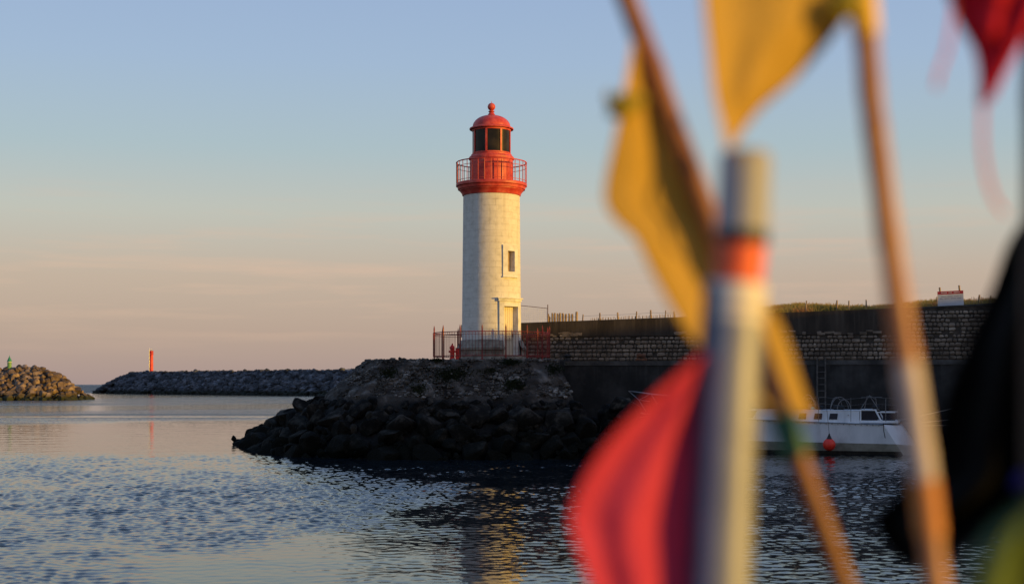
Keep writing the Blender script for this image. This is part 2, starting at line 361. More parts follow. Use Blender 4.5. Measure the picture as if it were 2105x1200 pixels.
# ------------------------------------------------------------------ boulders
def boulder_mesh(k, m):
    import bmesh
    bm = bmesh.new(); bmesh.ops.create_icosphere(bm, subdivisions=3, radius=1)
    rr = random.Random(100 + k); off = Vector((rr.uniform(-50, 50),) * 3) + Vector((k * 7.1, 0, 0))
    planes = []
    for _ in range(11):
        d = Vector((rr.gauss(0, 1), rr.gauss(0, 1), rr.gauss(0, 1))).normalized(); planes.append((d, rr.uniform(.46, .74)))
    for v in bm.verts:
        p = v.co.copy()
        for d, h in planes:
            e = p.dot(d)
            if e > h: p -= d * (e - h) * .97
        p += p.normalized() * noise.noise(p * 2.2 + off) * .05
        p += p.normalized() * noise.noise(p * 6 + off) * .03
        v.co = p
    me = bpy.data.meshes.new('boulder'); bm.to_mesh(me); bm.free()
    me.polygons.foreach_set('use_smooth', [True] * len(me.polygons)); me.set_sharp_from_angle(angle=R(24))
    a = me.attributes.new('tint', 'FLOAT', 'FACE'); a.data.foreach_set('value', [rr.uniform(.1, .95)] * len(me.polygons))
    me.materials.append(m); return me
def put_boulder(me, loc, sc, label, group):
    o = bpy.data.objects.new('boulder', me); S.collection.objects.link(o); o.location = loc; o.scale = sc
    o.rotation_euler = (rnd.uniform(-.5, .5), rnd.uniform(-.5, .5), rnd.uniform(0, 6.28)); tag(o, label, 'boulder', group); return o
# ------------------------------------------------------------------ embankment under the lighthouse
PZ = 4.36                                     # platform height
LX, LY = -0.98, 68.0                          # lighthouse axis
QA, QB = Vector((0.5, 72.5, 0)), Vector((40, 63.5, 0))   # foot of the upper sea wall
wd = (QB - QA).normalized(); wn = Vector((wd.y, -wd.x, 0))      # wn points to the camera side
top = [(2.1, 65.5), (.6, 65.0), (-1.5, 64.9), (-4.2, 65.0), (-5.9, 65.5), (-6.6, 66.6), (-6.9, 68.2), (-7.2, 71), (-7.5, 75), (-8, 80), (-8, 88)]
nrm = []
for i in range(len(top)):
    a = Vector(top[max(i - 1, 0)]); b = Vector(top[min(i + 1, len(top) - 1)]); d = (b - a).normalized(); nrm.append(Vector((-d.y, d.x)) * -1)
nrm = [Vector((n.x, n.y)) if (Vector(t) + n - Vector((-1, 75))).length > (Vector(t) - Vector((-1, 75))).length else -n for n, t in zip(nrm, top)]
def along(u):
    """position and outward normal on the top edge, u in 0..len-1"""
    i = min(int(u), len(top) - 2); f = u - i
    return Vector(top[i]).lerp(Vector(top[i + 1]), f), nrm[i].lerp(nrm[i + 1], f).normalized()
def spread(u):        # how far the rock bank reaches out (front .. left end)
    return 4.5 + 2.6 * max(0, min(1, (u - 6.0) / 2.2))
eb = MB(); NU, NV = 220, 46; vs = []
for i in range(NU + 1):
    u = i / NU * (len(top) - 1); p, n = along(u)
    for j in range(NV + 1):
        v = j / NV
        if v < .5:
            k = v / .5; out = 2.0 * k; z = PZ - 1.75 * k; amp = .13 * min(1, k * 6)
        else:
            k = (v - .5) / .5; out = 2.0 + (spread(u) - 2.0) * k; z = PZ - 1.75 - 3.4 * k; amp = .1
        q = Vector((p.x + n.x * out, p.y + n.y * out, z))
        d = noise.fractal(q * 1.3, 1, 2, 4) * amp * 1.5 + noise.fractal(q * 5, 1, 2, 3) * amp * .4
        q += Vector((n.x, n.y, 1)).normalized() * d
        if j == 0: q.z = PZ - .02 + .03 * noise.noise(q * 2)
        vs.append(q)
fs = [(i * (NV + 1) + j, i * (NV + 1) + j + 1, (i + 1) * (NV + 1) + j + 1, (i + 1) * (NV + 1) + j) for i in range(NU) for j in range(NV)]
eb.add(vs, [f[::-1] for f in fs])
tops = [vs[i * (NV + 1)] for i in range(NU + 1)]
eb.add([Vector((2.1, 70, PZ - .02)), Vector((2.1, 88, PZ - .02))] + tops, [tuple([1, 0] + [k + 2 for k in range(NU + 1)])])
struct(eb.build('embankment', M_slope, smooth=True, sharp=50))
# rubble stones bedded in the slope
rb = MB()
def pebble(mb, c, r):
    a = rnd.uniform(0, 6.28); mb.tint = rnd.random()
    Mx = Matrix.Rotation(a, 3, 'Z') @ Matrix.Rotation(rnd.uniform(-.6, .6), 3, 'X')
    mb.box(c, (r * rnd.uniform(1.2, 2.2), r * rnd.uniform(1, 1.6), r * rnd.uniform(.7, 1.3)), Mx, bev=r * .35, jit=r * .14)
for _ in range(6500):
    u = rnd.uniform(0, 9); k = rnd.random(); p, n = along(u)
    q = Vector((p.x + n.x * 2 * k, p.y + n.y * 2 * k, PZ - 1.75 * k)); w = noise.noise(q * .9 + Vector((5, 3, 1)))
    if w < rnd.uniform(-.5, .35): continue
    pebble(rb, q + Vector((0, 0, rnd.uniform(-.02, .05))), rnd.choice((.03, .04, .05, .05, .06, .08, .11)))
for i in range(170):      # broken edge of the platform
    u = i / 170 * 8.0; p, n = along(u); pebble(rb, Vector((p.x + n.x * .05, p.y + n.y * .05, PZ - .09 + rnd.uniform(-.02, .035))), rnd.uniform(.07, .15))
struct(rb.build('rubble', M_rubble), 'stuff')
# boulders of the rock bank
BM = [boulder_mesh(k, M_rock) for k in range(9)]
cnt = 0
GB = 'dark boulders banked below the lighthouse'
def bank(u, k, r):
    p, n = along(u); out = 2.15 + (spread(u) - 1.9) * k; z = PZ - 2.15 - 2.7 * k
    return Vector((p.x + n.x * out, p.y + n.y * out, z + .05))
placed = []
for row, k in enumerate((.0, .12, .24, .36, .48, .60, .72, .86)):
    u = .0
    while u < 9.3:
        r = rnd.uniform(.42, .85) if k > .05 else rnd.uniform(.28, .5)
        q = bank(u, min(.92, max(0, k + rnd.uniform(-.07, .07))), r)
        if all((q - b).length > (r + rb_) * .50 for b, rb_ in placed):
            placed.append((q, r))
        p1, _ = along(u); p2, _ = along(min(u + .1, 9.9)); sp_ = max((p2 - p1).length * 10, .3)
        if 4 < u < 6.5: sp_ += 2.5
        u += r * rnd.uniform(1.0, 1.5) / sp_
for r_, (a_, b_, z_, s_) in enumerate([(-10.3, 71.0, 2.0, .8), (-9.3, 69.5, 2.35, .6), (-11.2, 72.5, 1.5, .85), (-12.1, 74.0, 1.05, .85), (-13.2, 75.8, .55, .75), (-14.1, 76.8, .25, .6), (-14.9, 77.2, .05, .38), (-15.1, 77.2, .25, .2), (-12.9, 75, .3, .8)]):
    placed.append((Vector((a_, b_, z_)), s_))
for k in range(16):        # tapering off in front of the quay wall
    placed.append((Vector((3.4 + 2.0 * rnd.random(), 64.0 + 1.8 * rnd.random(), rnd.uniform(.1, 2.3) * (1 - .3 * (k % 4 == 0)))), rnd.uniform(.4, .7)))
for k in range(22):
    x = 2.8 + 3.6 * rnd.random(); placed.append((Vector((x, 62.2 + (x - 2.8) * .9 + rnd.uniform(0, 1.6), rnd.uniform(-.3, 1.3) * (1 - (x - 2.8) / 5))), rnd.uniform(.4, .7)))
for q, r in placed:
    put_boulder(rnd.choice(BM), q, (r * rnd.uniform(.95, 1.35), r * rnd.uniform(.9, 1.2), r * rnd.uniform(.75, 1.05)),
        'dark wet boulder in the rock bank at the foot of the lighthouse mound', GB)
NB = len(placed); print('boulders', NB)
fr = MB()
def fill_rock(q, r, me):
    fr.tint = rnd.random(); Mx = Matrix.Rotation(rnd.uniform(0, 6.28), 3, 'Z') @ Matrix.Rotation(rnd.uniform(-.5, .5), 3, 'X')
    fr.add([q + Mx @ (v.co * r) for v in me.vertices], [tuple(p.vertices) for p in me.polygons])
for _ in range(420):
    u = rnd.uniform(0, 9); q = bank(u, rnd.uniform(-.04, .9), .2); r = rnd.uniform(.14, .32); fill_rock(q + Vector((0, 0, rnd.uniform(-.05, .12))), r, rnd.choice(BM))
struct(fr.build('bank_stones', M_rock, smooth=True, sharp=24), 'stuff')
# ------------------------------------------------------------------ low weeds on the slope
wmb = MB()
def weed(c, rx, rz, n):
    for _ in range(n):
        a = rnd.gauss(0, .4) * rx; k = rnd.gauss(0, .4) * rz; p = Vector(c) + Vector((a, k * 1.12, k))
        for _b in range(3):
            d = Vector((rnd.uniform(-.6, .6), rnd.uniform(-1, -.1), rnd.uniform(.2, 1))).normalized() * rnd.uniform(.06, .16); w = Vector((rnd.uniform(-.03, .03), 0, .015))
            wmb.add([p - w, p + w, p + d], [(0, 1, 2)])
def slope_pt(u, v):   # point of the front slope seen at a pixel
    Yc = 64.9; z = H - (v - HZ) / F * 64; Yc = 64.9 - 2.0 * (PZ - z) / 1.75
    q = P(u, v, Yc - .06); return q
for (u, v, rx, rz, n) in ((930, 772, .9, .45, 420), (1058, 792, .7, .35, 260), (1050, 745, .6, .16, 200), (800, 768, .5, .25, 160), (1140, 760, .5, .3, 180), (900, 741, .35, .1, 90), (860, 800, .5, .3, 120), (1000, 762, .6, .2, 120)):
    weed(slope_pt(u, v), rx, rz, n)
struct(wmb.build('weeds', M_weed), 'stuff')
# ------------------------------------------------------------------ breakwaters
def mound(path, crest, rad, name, m):
    """rubble ridge along path (list of xy), slopes 1:1.25 on both sides, rounded head at path[0]"""
    mb = MB(); c = [Vector(p) for p in path]; d0 = (c[1] - c[0]).normalized(); prof = [(-rad, -1.2), (-rad * .55, crest * .45), (-rad * .16, crest - .6), (rad * .16, crest - .6), (rad * .55, crest * .45), (rad, -1.2)]
    vs = []
    for i, p in enumerate(c):
        d = (c[min(i + 1, len(c) - 1)] - c[max(i - 1, 0)]).normalized(); n = Vector((-d.y, d.x))
        for o, z in prof: vs.append(Vector((p.x + n.x * o, p.y + n.y * o, z)))
    fs = [(i * 6 + j, i * 6 + j + 1, i * 6 + j + 7, i * 6 + j + 6) for i in range(len(c) - 1) for j in range(5)]
    mb.add(vs, fs)
    tip = [(c[0].x, c[0].y, crest - .6)]; hv = []
    for ring, (rr, z) in enumerate(((rad * .16, crest - .6), (rad * .55, crest * .45), (rad, -1.2))):
        for k in range(13):
            a = math.pi / 2 + math.pi * k / 12; e = d0 * math.cos(a) * rr * 1.0 + Vector((-d0.y, d0.x)) * math.sin(a) * rr
            hv.append((c[0].x + e.x, c[0].y + e.y, z))
    fs = [(ring * 13 + k, ring * 13 + k + 1, (ring + 1) * 13 + k + 1, (ring + 1) * 13 + k) for ring in range(2) for k in range(12)]
    fs.append(tuple(range(12, -1, -1))); mb.add(hv, fs)
    return struct(mb.build(name, m))
# left breakwater, in the sun
LP = [(-100.5, 302.5), (-112, 303), (-190, 306)]
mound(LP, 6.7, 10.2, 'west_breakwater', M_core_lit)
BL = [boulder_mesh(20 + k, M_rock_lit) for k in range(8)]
GL = 'sunlit boulders of the left breakwater'
lb = []
def try_rock(lst, q, r, f=.6):
    for b, rr in lst[-260:]:
        if (q - b).length < (r + rr) * f: return False
    lst.append((q, r)); return True
tries = 0
while len(lb) < 178 and tries < 30000:
    tries += 1; r = rnd.uniform(.65, 1.25); k = rnd.random() ** .8
    if rnd.random() < .62: x = rnd.uniform(-114, -99.5); q = Vector((x, 302.7 - 10.2 * k, (6.7 + .6) * (1 - k) ** .95 - .6 + .25 * math.sin(k * 3.1) * 2))
    else:
        a = rnd.uniform(-.3, 1.62); q = Vector((-100 + math.sin(a) * 10.6 * k, 302.7 - math.cos(a) * 10.2 * k, (6.7 + .4) * (1 - k) ** .95 - .4 + .5 * math.sin(k * 3.1)))
    try_rock(lb, q, r, .56)
for k in range(13): lb.append((Vector((-113 + k * 1.05, 302 + rnd.uniform(-.8, .8), 6.35 + rnd.uniform(-.15, .35))), rnd.uniform(.6, .95)))
lb.sort(key=lambda a: -a[1]); rest = lb[max(0, 300 - NB):]; lb = lb[:max(0, 300 - NB)]
for q, r in lb:
    put_boulder(rnd.choice(BL), q, (r * rnd.uniform(.95, 1.4), r * rnd.uniform(.9, 1.2), r * rnd.uniform(.7, 1.0)),
        'tan sunlit boulder piled on the left breakwater', GL)
def rock_like(mb, me, q, r):
    mb.tint = rnd.random(); Mx = Matrix.Rotation(rnd.uniform(0, 6.28), 3, 'Z') @ Matrix.Rotation(rnd.uniform(-.5, .5), 3, 'X'); sc_ = (rnd.uniform(.95, 1.4) * r, rnd.uniform(.9, 1.2) * r, rnd.uniform(.7, 1) * r)
    mb.add([q + Mx @ Vector((v.co.x * sc_[0], v.co.y * sc_[1], v.co.z * sc_[2])) for v in me.vertices], [tuple(p.vertices) for p in me.polygons])
def rock_pile(mb, q, r, n=1):
    import bmesh
    base = ICO[rnd.randrange(len(ICO))]; mb.tint = rnd.random()
    Mx = Matrix.Rotation(rnd.uniform(0, 6.28), 3, 'Z') @ Matrix.Rotation(rnd.uniform(-.5, .5), 3, 'X'); s = Vector((rnd.uniform(.9, 1.4), rnd.uniform(.9, 1.2), rnd.uniform(.6, 1.0))) * r
    mb.add([q + Mx @ Vector((p.x * s.x, p.y * s.y, p.z * s.z)) for p in base[0]], base[1])
ICO = []
def make_ico():
    import bmesh
    for k in range(6):
        bm = bmesh.new(); bmesh.ops.create_icosphere(bm, subdivisions=1 if k < 3 else 2, radius=1)
        for v in bm.verts: v.co *= 1 + noise.noise(v.co * 1.7 + Vector((k * 9, 1, 4))) * .55
        bm.verts.index_update(); ICO.append(([v.co.copy() for v in bm.verts], [tuple(v.index for v in f.verts) for f in bm.faces])); bm.free()
make_ico()
lf = MB()
for q, r in rest: rock_like(lf, rnd.choice(BL), q, r)
for _ in range(420):     # rocks of the same bank beyond the picture's edge and on the far side, and the small ones between
    x = rnd.uniform(-150, -114); k = rnd.random(); rock_pile(lf, Vector((x, 302.8 - 10.2 * k, 6.7 * (1 - k))), rnd.uniform(.6, 1.1))
for _ in range(260):
    x = rnd.uniform(-114, -97); k = rnd.random(); rock_pile(lf, Vector((x, 302.8 - 10 * k, 6.3 * (1 - k) - .1 - max(0, (x + 100)) * .5)), rnd.uniform(.3, .5))
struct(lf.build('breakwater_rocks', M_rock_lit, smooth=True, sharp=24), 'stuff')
# middle breakwater, its harbour face turned from the sun
MA, MBp = Vector((-139, 521)), Vector((45, 335))
mdir = (MBp - MA).normalized(); mn = Vector((-mdir.y, mdir.x)); mn = mn if mn.dot(-MA) > 0 else -mn
MPATH = [tuple(MA + mdir * k) for k in (0, 60, 130, 200, 262)]
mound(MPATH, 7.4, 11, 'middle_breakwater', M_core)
mr_ = MB()
for _ in range(3400):
    s_ = rnd.uniform(0, 215); k = rnd.random(); r = rnd.uniform(.55, 1.15)
    q = MA + mdir * s_ + mn * 11 * k; z = 7.5 * (1 - k) ** .95 - .35 + .8 * math.sin(k * 3.1)
    rock_pile(mr_, Vector((q.x, q.y, z)), r)
for _ in range(420):
    a = rnd.uniform(0, math.pi); k = rnd.random() ** .7
    e = (-mdir * math.sin(a) + mn * math.cos(a)) * 13.5 * k
    rock_pile(mr_, Vector((MA.x + e.x, MA.y + e.y, 7.3 * (1 - k) ** .9 - .3 + .5 * math.sin(k * 3.1))), rnd.uniform(.6, 1.15))
for _ in range(330):     # crest
    s_ = rnd.uniform(-1, 215); q = MA + mdir * s_ + mn * rnd.uniform(-2, 2); rock_pile(mr_, Vector((q.x, q.y, 7.05 + rnd.uniform(-.3, .45))), rnd.uniform(.5, .95))
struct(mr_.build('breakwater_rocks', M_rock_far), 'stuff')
# ------------------------------------------------------------------ beacons
M_redb = weathered('beacon_red', [(.62, .05, .035), (.72, .085, .06)], 1.2, .5, .004, 8, stops=(.4, .6))
M_redb2 = weathered('beacon_dark_red', [(.40, .015, .02), (.48, .03, .03)], 1.2, .5, 0, stops=(.4, .6))
M_green = weathered('beacon_green', [(.02, .17, .10), (.03, .22, .14)], 1.2, .5, 0, stops=(.4, .6))
M_grn2 = weathered('beacon_pale_green', [(.12, .26, .08), (.20, .34, .12)], 1.2, .6, .004, 8, stops=(.4, .6))
bx = P(311, 768, 512); z0 = 6.6
bc = root('channel_beacon', (bx.x, bx.y, z0), 'tall red column beacon on the end of the middle breakwater', 'beacon')
m = MB(); m.lathe([(.72, 0), (.70, 1.0), (.66, 7.2)], n=24, capb=True); m.build('column', M_redb, bc, smooth=True, sharp=40)
m = MB(); m.lathe([(.74, 7.2), (.74, 8.7), (.60, 8.75)], n=24, capb=True); m.build('lantern_housing', M_redb2, bc, smooth=True, sharp=40)
m = MB(); m.lathe([(.16, 8.75), (.16, 9.15), (.05, 9.25), (.05, 9.5)], n=12, c=(.1, 0, 0)); m.build('lamp', M_metal, bc, smooth=True, sharp=40)
m = MB(); m.tube([(-.55, -.6, .3), (-.55, -.6, 9.5)], .06, 6)
for k in range(22): m.tube([(-.55, -.6, .5 + k * .4), (-.15, -.66, .5 + k * .4)], .035, 5)
m.build('ladder', M_metal, bc)
bx = P(19.5, 757, 302)
gb = root('green_beacon', (bx.x, bx.y, 6.3), 'small green beacon with a pointed top on the left breakwater', 'beacon')
m = MB(); m.lathe([(.46, 0), (.42, 1.65)], n=20, capb=True); m.build('column', M_grn2, gb, smooth=True, sharp=40)
m = MB(); m.lathe([(.55, 1.65), (.55, 1.74)], n=20, capb=True); m.build('collar', M_white, gb, smooth=True, sharp=40)
m = MB(); m.lathe([(.48, 1.74), (.46, 1.95), (.06, 2.85), (.03, 3.1)], n=20, capb=True); m.build('pointed_top', M_green, gb, smooth=True, sharp=40)
# ------------------------------------------------------------------ lighthouse
LR = root('lighthouse', (LX, LY, PZ), 'white masonry lighthouse with red gallery and red domed lantern on the stone mound', 'lighthouse')
k43 = F / LY
def zz(v): return H + (HZ - v) / k43 - PZ          # height above the platform of a picture row at the axis
AZ = R(42); nseg = 96; st = 2 * math.pi / nseg
DZ0, DZ1 = .22, zz(632); WZ0, WZ1 = zz(562), zz(520)
def skip(a, z):
    a = (a - AZ + math.pi) % (2 * math.pi) - math.pi
    return (abs(a) < 4.5 * st and DZ0 < z < DZ1 + .001) or (abs(a) < 2.5 * st and WZ0 < z < WZ1)
rows = sorted({zz(702), DZ0, DZ1, WZ0, WZ1, zz(403)} | {zz(700) + k * .6 for k in range(1, 12)}); rows = [z for z in rows if z <= zz(403) + 1e-6]
m = MB(); m.lathe([(1.425 - .075 * (z / zz(403)), z) for z in rows], n=nseg, skip=skip, a0=AZ - 4.5 * st)
m.build('tower', M_tower, LR, smooth=True, sharp=40)
m = MB(); pb = zz(737)
m.lathe([(1.74, -.1), (1.74, .05), (1.66, .09), (1.64, zz(721)), (1.70, zz(720)), (1.70, zz(715)), (1.62, zz(713)), (1.56, zz(707)), (1.50, zz(701)), (1.42, zz(699)), (1.2, zz(699))], n=96,
    skip=lambda a, z: abs((a - AZ + math.pi) % (2 * math.pi) - math.pi) < R(19) and z > .0)
m.build('plinth', M_plinth, LR, smooth=True, sharp=30)
MZ = Matrix.Rotation(AZ, 3, 'Z')
def azbox(mb, t, r, z, dt, dr, dz, bev=.008):
    """box in the door/window frame of reference: t tangential, r radial, z up"""
    c = MZ @ Vector((t, -r, z)); mb.box(c, (dt, dr, dz), MZ, bev=bev)
def arcblock(mb, a0, a1, r0, r1, z0, z1, n=None):
    """curved block hugging the tower, angles in degrees from the door axis"""
    n = n or max(2, int(abs(a1 - a0) / 3)); vs = []
    for i in range(n + 1):
        a = AZ + R(a0 + (a1 - a0) * i / n)
        for r_, z_ in ((r0, z0), (r1, z0), (r1, z1), (r0, z1)): vs.append((r_ * math.sin(a), -r_ * math.cos(a), z_))
    fs = [(i * 4 + k, i * 4 + (k + 1) % 4, (i + 1) * 4 + (k + 1) % 4, (i + 1) * 4 + k) for i in range(n) for k in range(4)] + [(0, 3, 2, 1), (n * 4, n * 4 + 1, n * 4 + 2, n * 4 + 3)]
    mb.add(vs, [f[::-1] for f in fs])
m = MB()
arcblock(m, -26.5, -17.2, 1.10, 1.475, -.02, zz(622)); arcblock(m, 17.2, 26.5, 1.10, 1.475, -.02, zz(622))
arcblock(m, -17.2, 17.2, 1.10, 1.474, DZ1, zz(622))
m.build('door_frame', M_white, LR, smooth=True, sharp=30)
m = MB(); arcblock(m, -28.5, 28.5, 1.2, 1.53, zz(622) + .003, zz(617)); arcblock(m, -30, 30, 1.2, 1.59, zz(617) + .002, zz(614.5)); m.build('lintel', M_white, LR, smooth=True, sharp=30)
m = MB(); azbox(m, 0, 1.12, DZ1 / 2 + .08, .86, .05, DZ1 - .12)
for k in range(7): azbox(m, -.36 + k * .12, 1.15, DZ1 / 2 + .08, .008, .012, DZ1 - .14, 0)
dr = m.build('door', M_doorw, LR)
m = MB(); azbox(m, .30, 1.17, 1.15, .03, .05, .14, .005); m.build('handle', M_rust, dr)
m = MB(); azbox(m, 0, 1.45, .03, 1.35, 1.0, .14, .01); azbox(m, 0, 1.32, .16, 1.05, .62, .12, .01); m.build('step', M_plinth, LR)
wf = MB(); wz0, wz1 = zz(573), zz(508)
arcblock(wf, -19, -8.6, 1.15, 1.44, wz0, wz1); arcblock(wf, 8.6, 19, 1.15, 1.44, wz0, wz1)
arcblock(wf, -8.6, 8.6, 1.15, 1.439, wz0, WZ0 + .003); arcblock(wf, -8.6, 8.6, 1.15, 1.439, WZ1 - .003, wz1)
w_ = MB(); wob = wf.build('window', M_white, LR, smooth=True, sharp=30)
arcblock(w_, -19.5, 19.5, 1.2, 1.475, wz0 - .02, wz0 + .045); w_.build('sill', M_white, wob)
w_ = MB(); azbox(w_, 0, 1.13, (WZ0 + WZ1) / 2, .44, .04, WZ1 - WZ0 + .04, 0); w_.build('shutter', M_wood, wob)
# gallery
def prof(*pts): return [(r / k43, zz(v)) for r, v in pts]
m = MB(); m.lathe(prof((57, 404.5), (60, 403), (61, 399), (64, 395), (66, 393), (66, 391), (69, 391), (70, 386), (70.5, 385.5), (73, 384), (73, 379.5), (72, 378), (30, 378)), n=96)
m.build('cornice', M_red, LR, smooth=True, sharp=30)
m = MB(); m.lathe(prof((44, 378.5), (44, 331), (45, 330), (46.5, 329), (46.5, 325), (45, 323), (42, 321.5), (42, 319), (38, 318)), n=96)
m.build('watch_room', M_red, LR, smooth=True, sharp=30)
# raised panels and seams of the watch room
m = MB()
for k in range(16):
    a = 2 * math.pi * (k + .3) / 16; r = 44.2 / k43; Mx = Matrix.Rotation(a, 3, 'Z'); m.box(Mx @ Vector((0, -r, (zz(378) + zz(331)) / 2)), (.035, .03, zz(333) - zz(376)), Mx)
m.build('panel_seams', M_red, LR)
m = MB(); m.lathe(prof((38.6, 318), (38.6, 268)), n=64)
gm, gt, gbs = newmat('dark_lantern_glass'); gn = N(gt, 'ShaderNodeTexNoise'); gn.inputs['Scale'].default_value = 1.5
gtc = N(gt, 'ShaderNodeTexCoord'); L(gt, gtc.outputs['Object'], gn.inputs['Vector']); L(gt, ramp(gt, gn.outputs[0], [(.4, (.012, .010, .008)), (.65, (.034, .026, .018))]), gbs.inputs['Base Color'])
gbs.inputs['Roughness'].default_value = .22; gbs.inputs['Specular IOR Level'].default_value = .15
m.build('lantern_glass', gm, LR, smooth=True, sharp=40)
m = MB()
m.lathe(prof((39.6, 318), (39.6, 315.5), (38, 315.5)), n=64); m.build('sill_ring', M_red, LR, smooth=True, sharp=30); m = MB(); m.lathe(prof((38, 271), (39.8, 271), (41, 266), (38, 266)), n=64)
lf_ = m.build('lantern_frame', M_red, LR, smooth=True, sharp=30)
for k in range(8):
    a = R(-16.5 + 47 * 0 + 45 * k) if k else R(-16.5); Mx = Matrix.Rotation(R(-15 + 45 * k), 3, 'Z'); m = MB()
    m.box(Mx @ Vector((0, -39.1 / k43, (zz(317) + zz(269)) / 2)), (.085, .06, zz(269) - zz(317)), Mx, bev=.01); m.build('mullion', M_red, lf_)
dome = [(45, 267.5), (45.5, 266), (45, 264.5), (41, 262.5)]
for k in range(0, 11):
    a = k / 10 * R(76); dome.append((39 * math.cos(a) ** .9, 262 - 24.5 * math.sin(a)))
dome += [(8, 237), (7, 235)]
m = MB(); m.lathe(prof(*dome), n=96); rf = m.build('roof', M_red, LR, smooth=True, sharp=30)
fin = [(7, 236), (6, 234), (4.2, 231), (6.3, 230.5), (6.3, 229), (4, 228), (3.6, 227)]
for k in range(1, 12):
    a = -math.pi / 2 + math.pi * k / 12; fin.append((8 * math.cos(a), 220 - 8 * math.sin(a)))
fin += [(.5, 212), (.45, 208.5)]
m = MB(); m.lathe(prof(*fin), n=40); m.build('finial', M_red, rf, smooth=True, sharp=35)
m = MB(); rr = 72 / k43
def ringpts(r, z, n=64): return [(r * math.sin(2 * math.pi * k / n), -r * math.cos(2 * math.pi * k / n), z) for k in range(n + 1)]
m.tube(ringpts(rr, zz(335.5)), .028, 6, False); m.tube(ringpts(rr, zz(345)), .013, 5, False); m.tube(ringpts(rr, zz(374)), .013, 5, False)
gr = m.build('gallery_railing', M_red, LR, smooth=True)
m0 = MB(); m0.tube([(0, -rr, zz(378)), (0, -rr, zz(335.5))], .017, 6); b0 = m0.build('baluster', M_red, gr)
for k in range(1, 34):
    c = b0.copy(); S.collection.objects.link(c); c.parent = gr; c.rotation_euler = (0, 0, 2 * math.pi * k / 34)
# ------------------------------------------------------------------ red railing round the tower
RL = root('iron_railing', (LX, LY, PZ), 'circular red iron railing with spiked posts around the foot of the lighthouse', 'railing')
RR = 2.79; m = MB()
m.tube(ringpts(RR, 1.28, 32), .022, 6, False); m.tube(ringpts(RR, .17, 32), .022, 6, False); m.build('rail', M_redrail, RL)
m = MB(); m.tube(ringpts(RR, 1.17, 32), .012, 5, False); m.build('upper_bar', M_redrail, RL)
def post_mb():
    m = MB(); m.box((0, -RR, .72), (.055, .055, 1.44), bev=.008)
    m.tube([(0, -RR, 1.44), (0, -RR, 1.50), (0, -RR, 1.62)], [.035, .03, .004], 8)
    m.box((0, -RR, 1.28), (.12, .05, .04)); m.box((0, -RR, .17), (.12, .05, .04)); m.box((0, -RR, .015), (.12, .12, .03)); return m
p0 = post_mb().build('post', M_redrail, RL); p0.rotation_euler = (0, 0, R(-8))
m0 = MB(); m0.tube([(0, -RR, .17), (0, -RR, 1.28)], .010, 5); bl = m0.build('baluster', M_redrail, RL); bl.rotation_euler = (0, 0, R(-8 + 22.5 / 7))
for k in range(16):
    if k:
        c = p0.copy(); S.collection.objects.link(c); c.parent = RL; c.rotation_euler = (0, 0, R(-8 + 22.5 * k))
    for j in range(1, 7):
        if k == 0 and j == 1: continue
        c = bl.copy(); S.collection.objects.link(c); c.parent = RL; c.rotation_euler = (0, 0, R(-8 + 22.5 * (k + j / 7)))
# red hydrant and box inside the railing
hp = P(933, 737, 67.0); M_hyd = weathered('hydrant_red', [(.62, .02, .015), (.72, .035, .025)], 5, .4, .001, 20, stops=(.4, .6))
hy = root('fire_hydrant', (hp.x - .06, 66.6, PZ), 'small bright red hydrant inside the railing, left of the tower', 'hydrant')
m = MB(); m.lathe([(.13, -.03), (.13, .06), (.10, .08), (.10, .5), (.12, .52), (.12, .58), (.10, .62), (.05, .68), (.03, .70), (.03, .76)], n=20); m.build('body', M_hyd, hy, smooth=True, sharp=35)
m = MB(); m.tube([(-.17, -.02, .38), (.17, -.02, .38)], .045, 10); m.build('outlet', M_hyd, hy)
m = MB(); m.box((hp.x + .20, 66.75, PZ + .24), (.20, .2, .52), bev=.02); m.box((hp.x + .20, 66.75, PZ + .515), (.25, .25, .03), bev=.005)
tag(m.build('utility_box', M_hyd), 'squat red box standing right of the red hydrant', 'utility box')
# ------------------------------------------------------------------ quay wall and sea wall
def wpt(s, off=0): q = QA + wd * s + wn * off; return q      # along the wall line
def wall_s(X): return (X - QA.x) / wd.x
tz = [(-3, 6.25), (.55, 6.34), (8.16, 6.54), (13, 6.70), (18, 6.85), (22.8, 7.07), (40, 7.6)]
def topz(X):
    for (a, za), (b, zb) in zip(tz, tz[1:]):
        if X <= b: return za + (zb - za) * (X - a) / (b - a)
    return 7.6
qm = MB(); n = 90; s0, s1 = wall_s(2.0), wall_s(60)
def strip(mb, s0, s1, n, off_f, off_b, zb, zt, wav=0.0):
    vs = []
    for i in range(n + 1):
        s = s0 + (s1 - s0) * i / n; a = wpt(s, off_f); b = wpt(s, off_b); w = noise.noise(Vector((s * .8, 2.0, 0))) * wav
        z_t = zt(a.x) if callable(zt) else zt; z_b = zb(a.x) if callable(zb) else zb
        for q, z in ((a + wn * w, z_b), (a + wn * w, z_t), (b, z_t), (b, z_b)): vs.append((q.x, q.y, z))
    fs = []
    for i in range(n):
        for k in range(4): fs.append((i * 4 + k, (i + 1) * 4 + k, (i + 1) * 4 + (k + 1) % 4, i * 4 + (k + 1) % 4))
    fs += [(3, 2, 1, 0), (n * 4, n * 4 + 1, n * 4 + 2, n * 4 + 3)]
    mb.add(vs, [f[::-1] for f in fs])
QW = root('quay_wall', wpt(s0, 1.3), 'dark stained concrete quay wall behind the moored white boat', 'quay wall')
def at_root(mb, name, mat, rt, **kw):
    o = mb.build(name, mat, None, **kw); o.parent = rt; o.matrix_parent_inverse = Matrix.Translation(-Vector(rt.location)); return o
strip(qm, s0, s1, 90, 1.3, -1.5, -2, 4.14, .02); at_root(qm, 'wall_face', M_quay, QW)
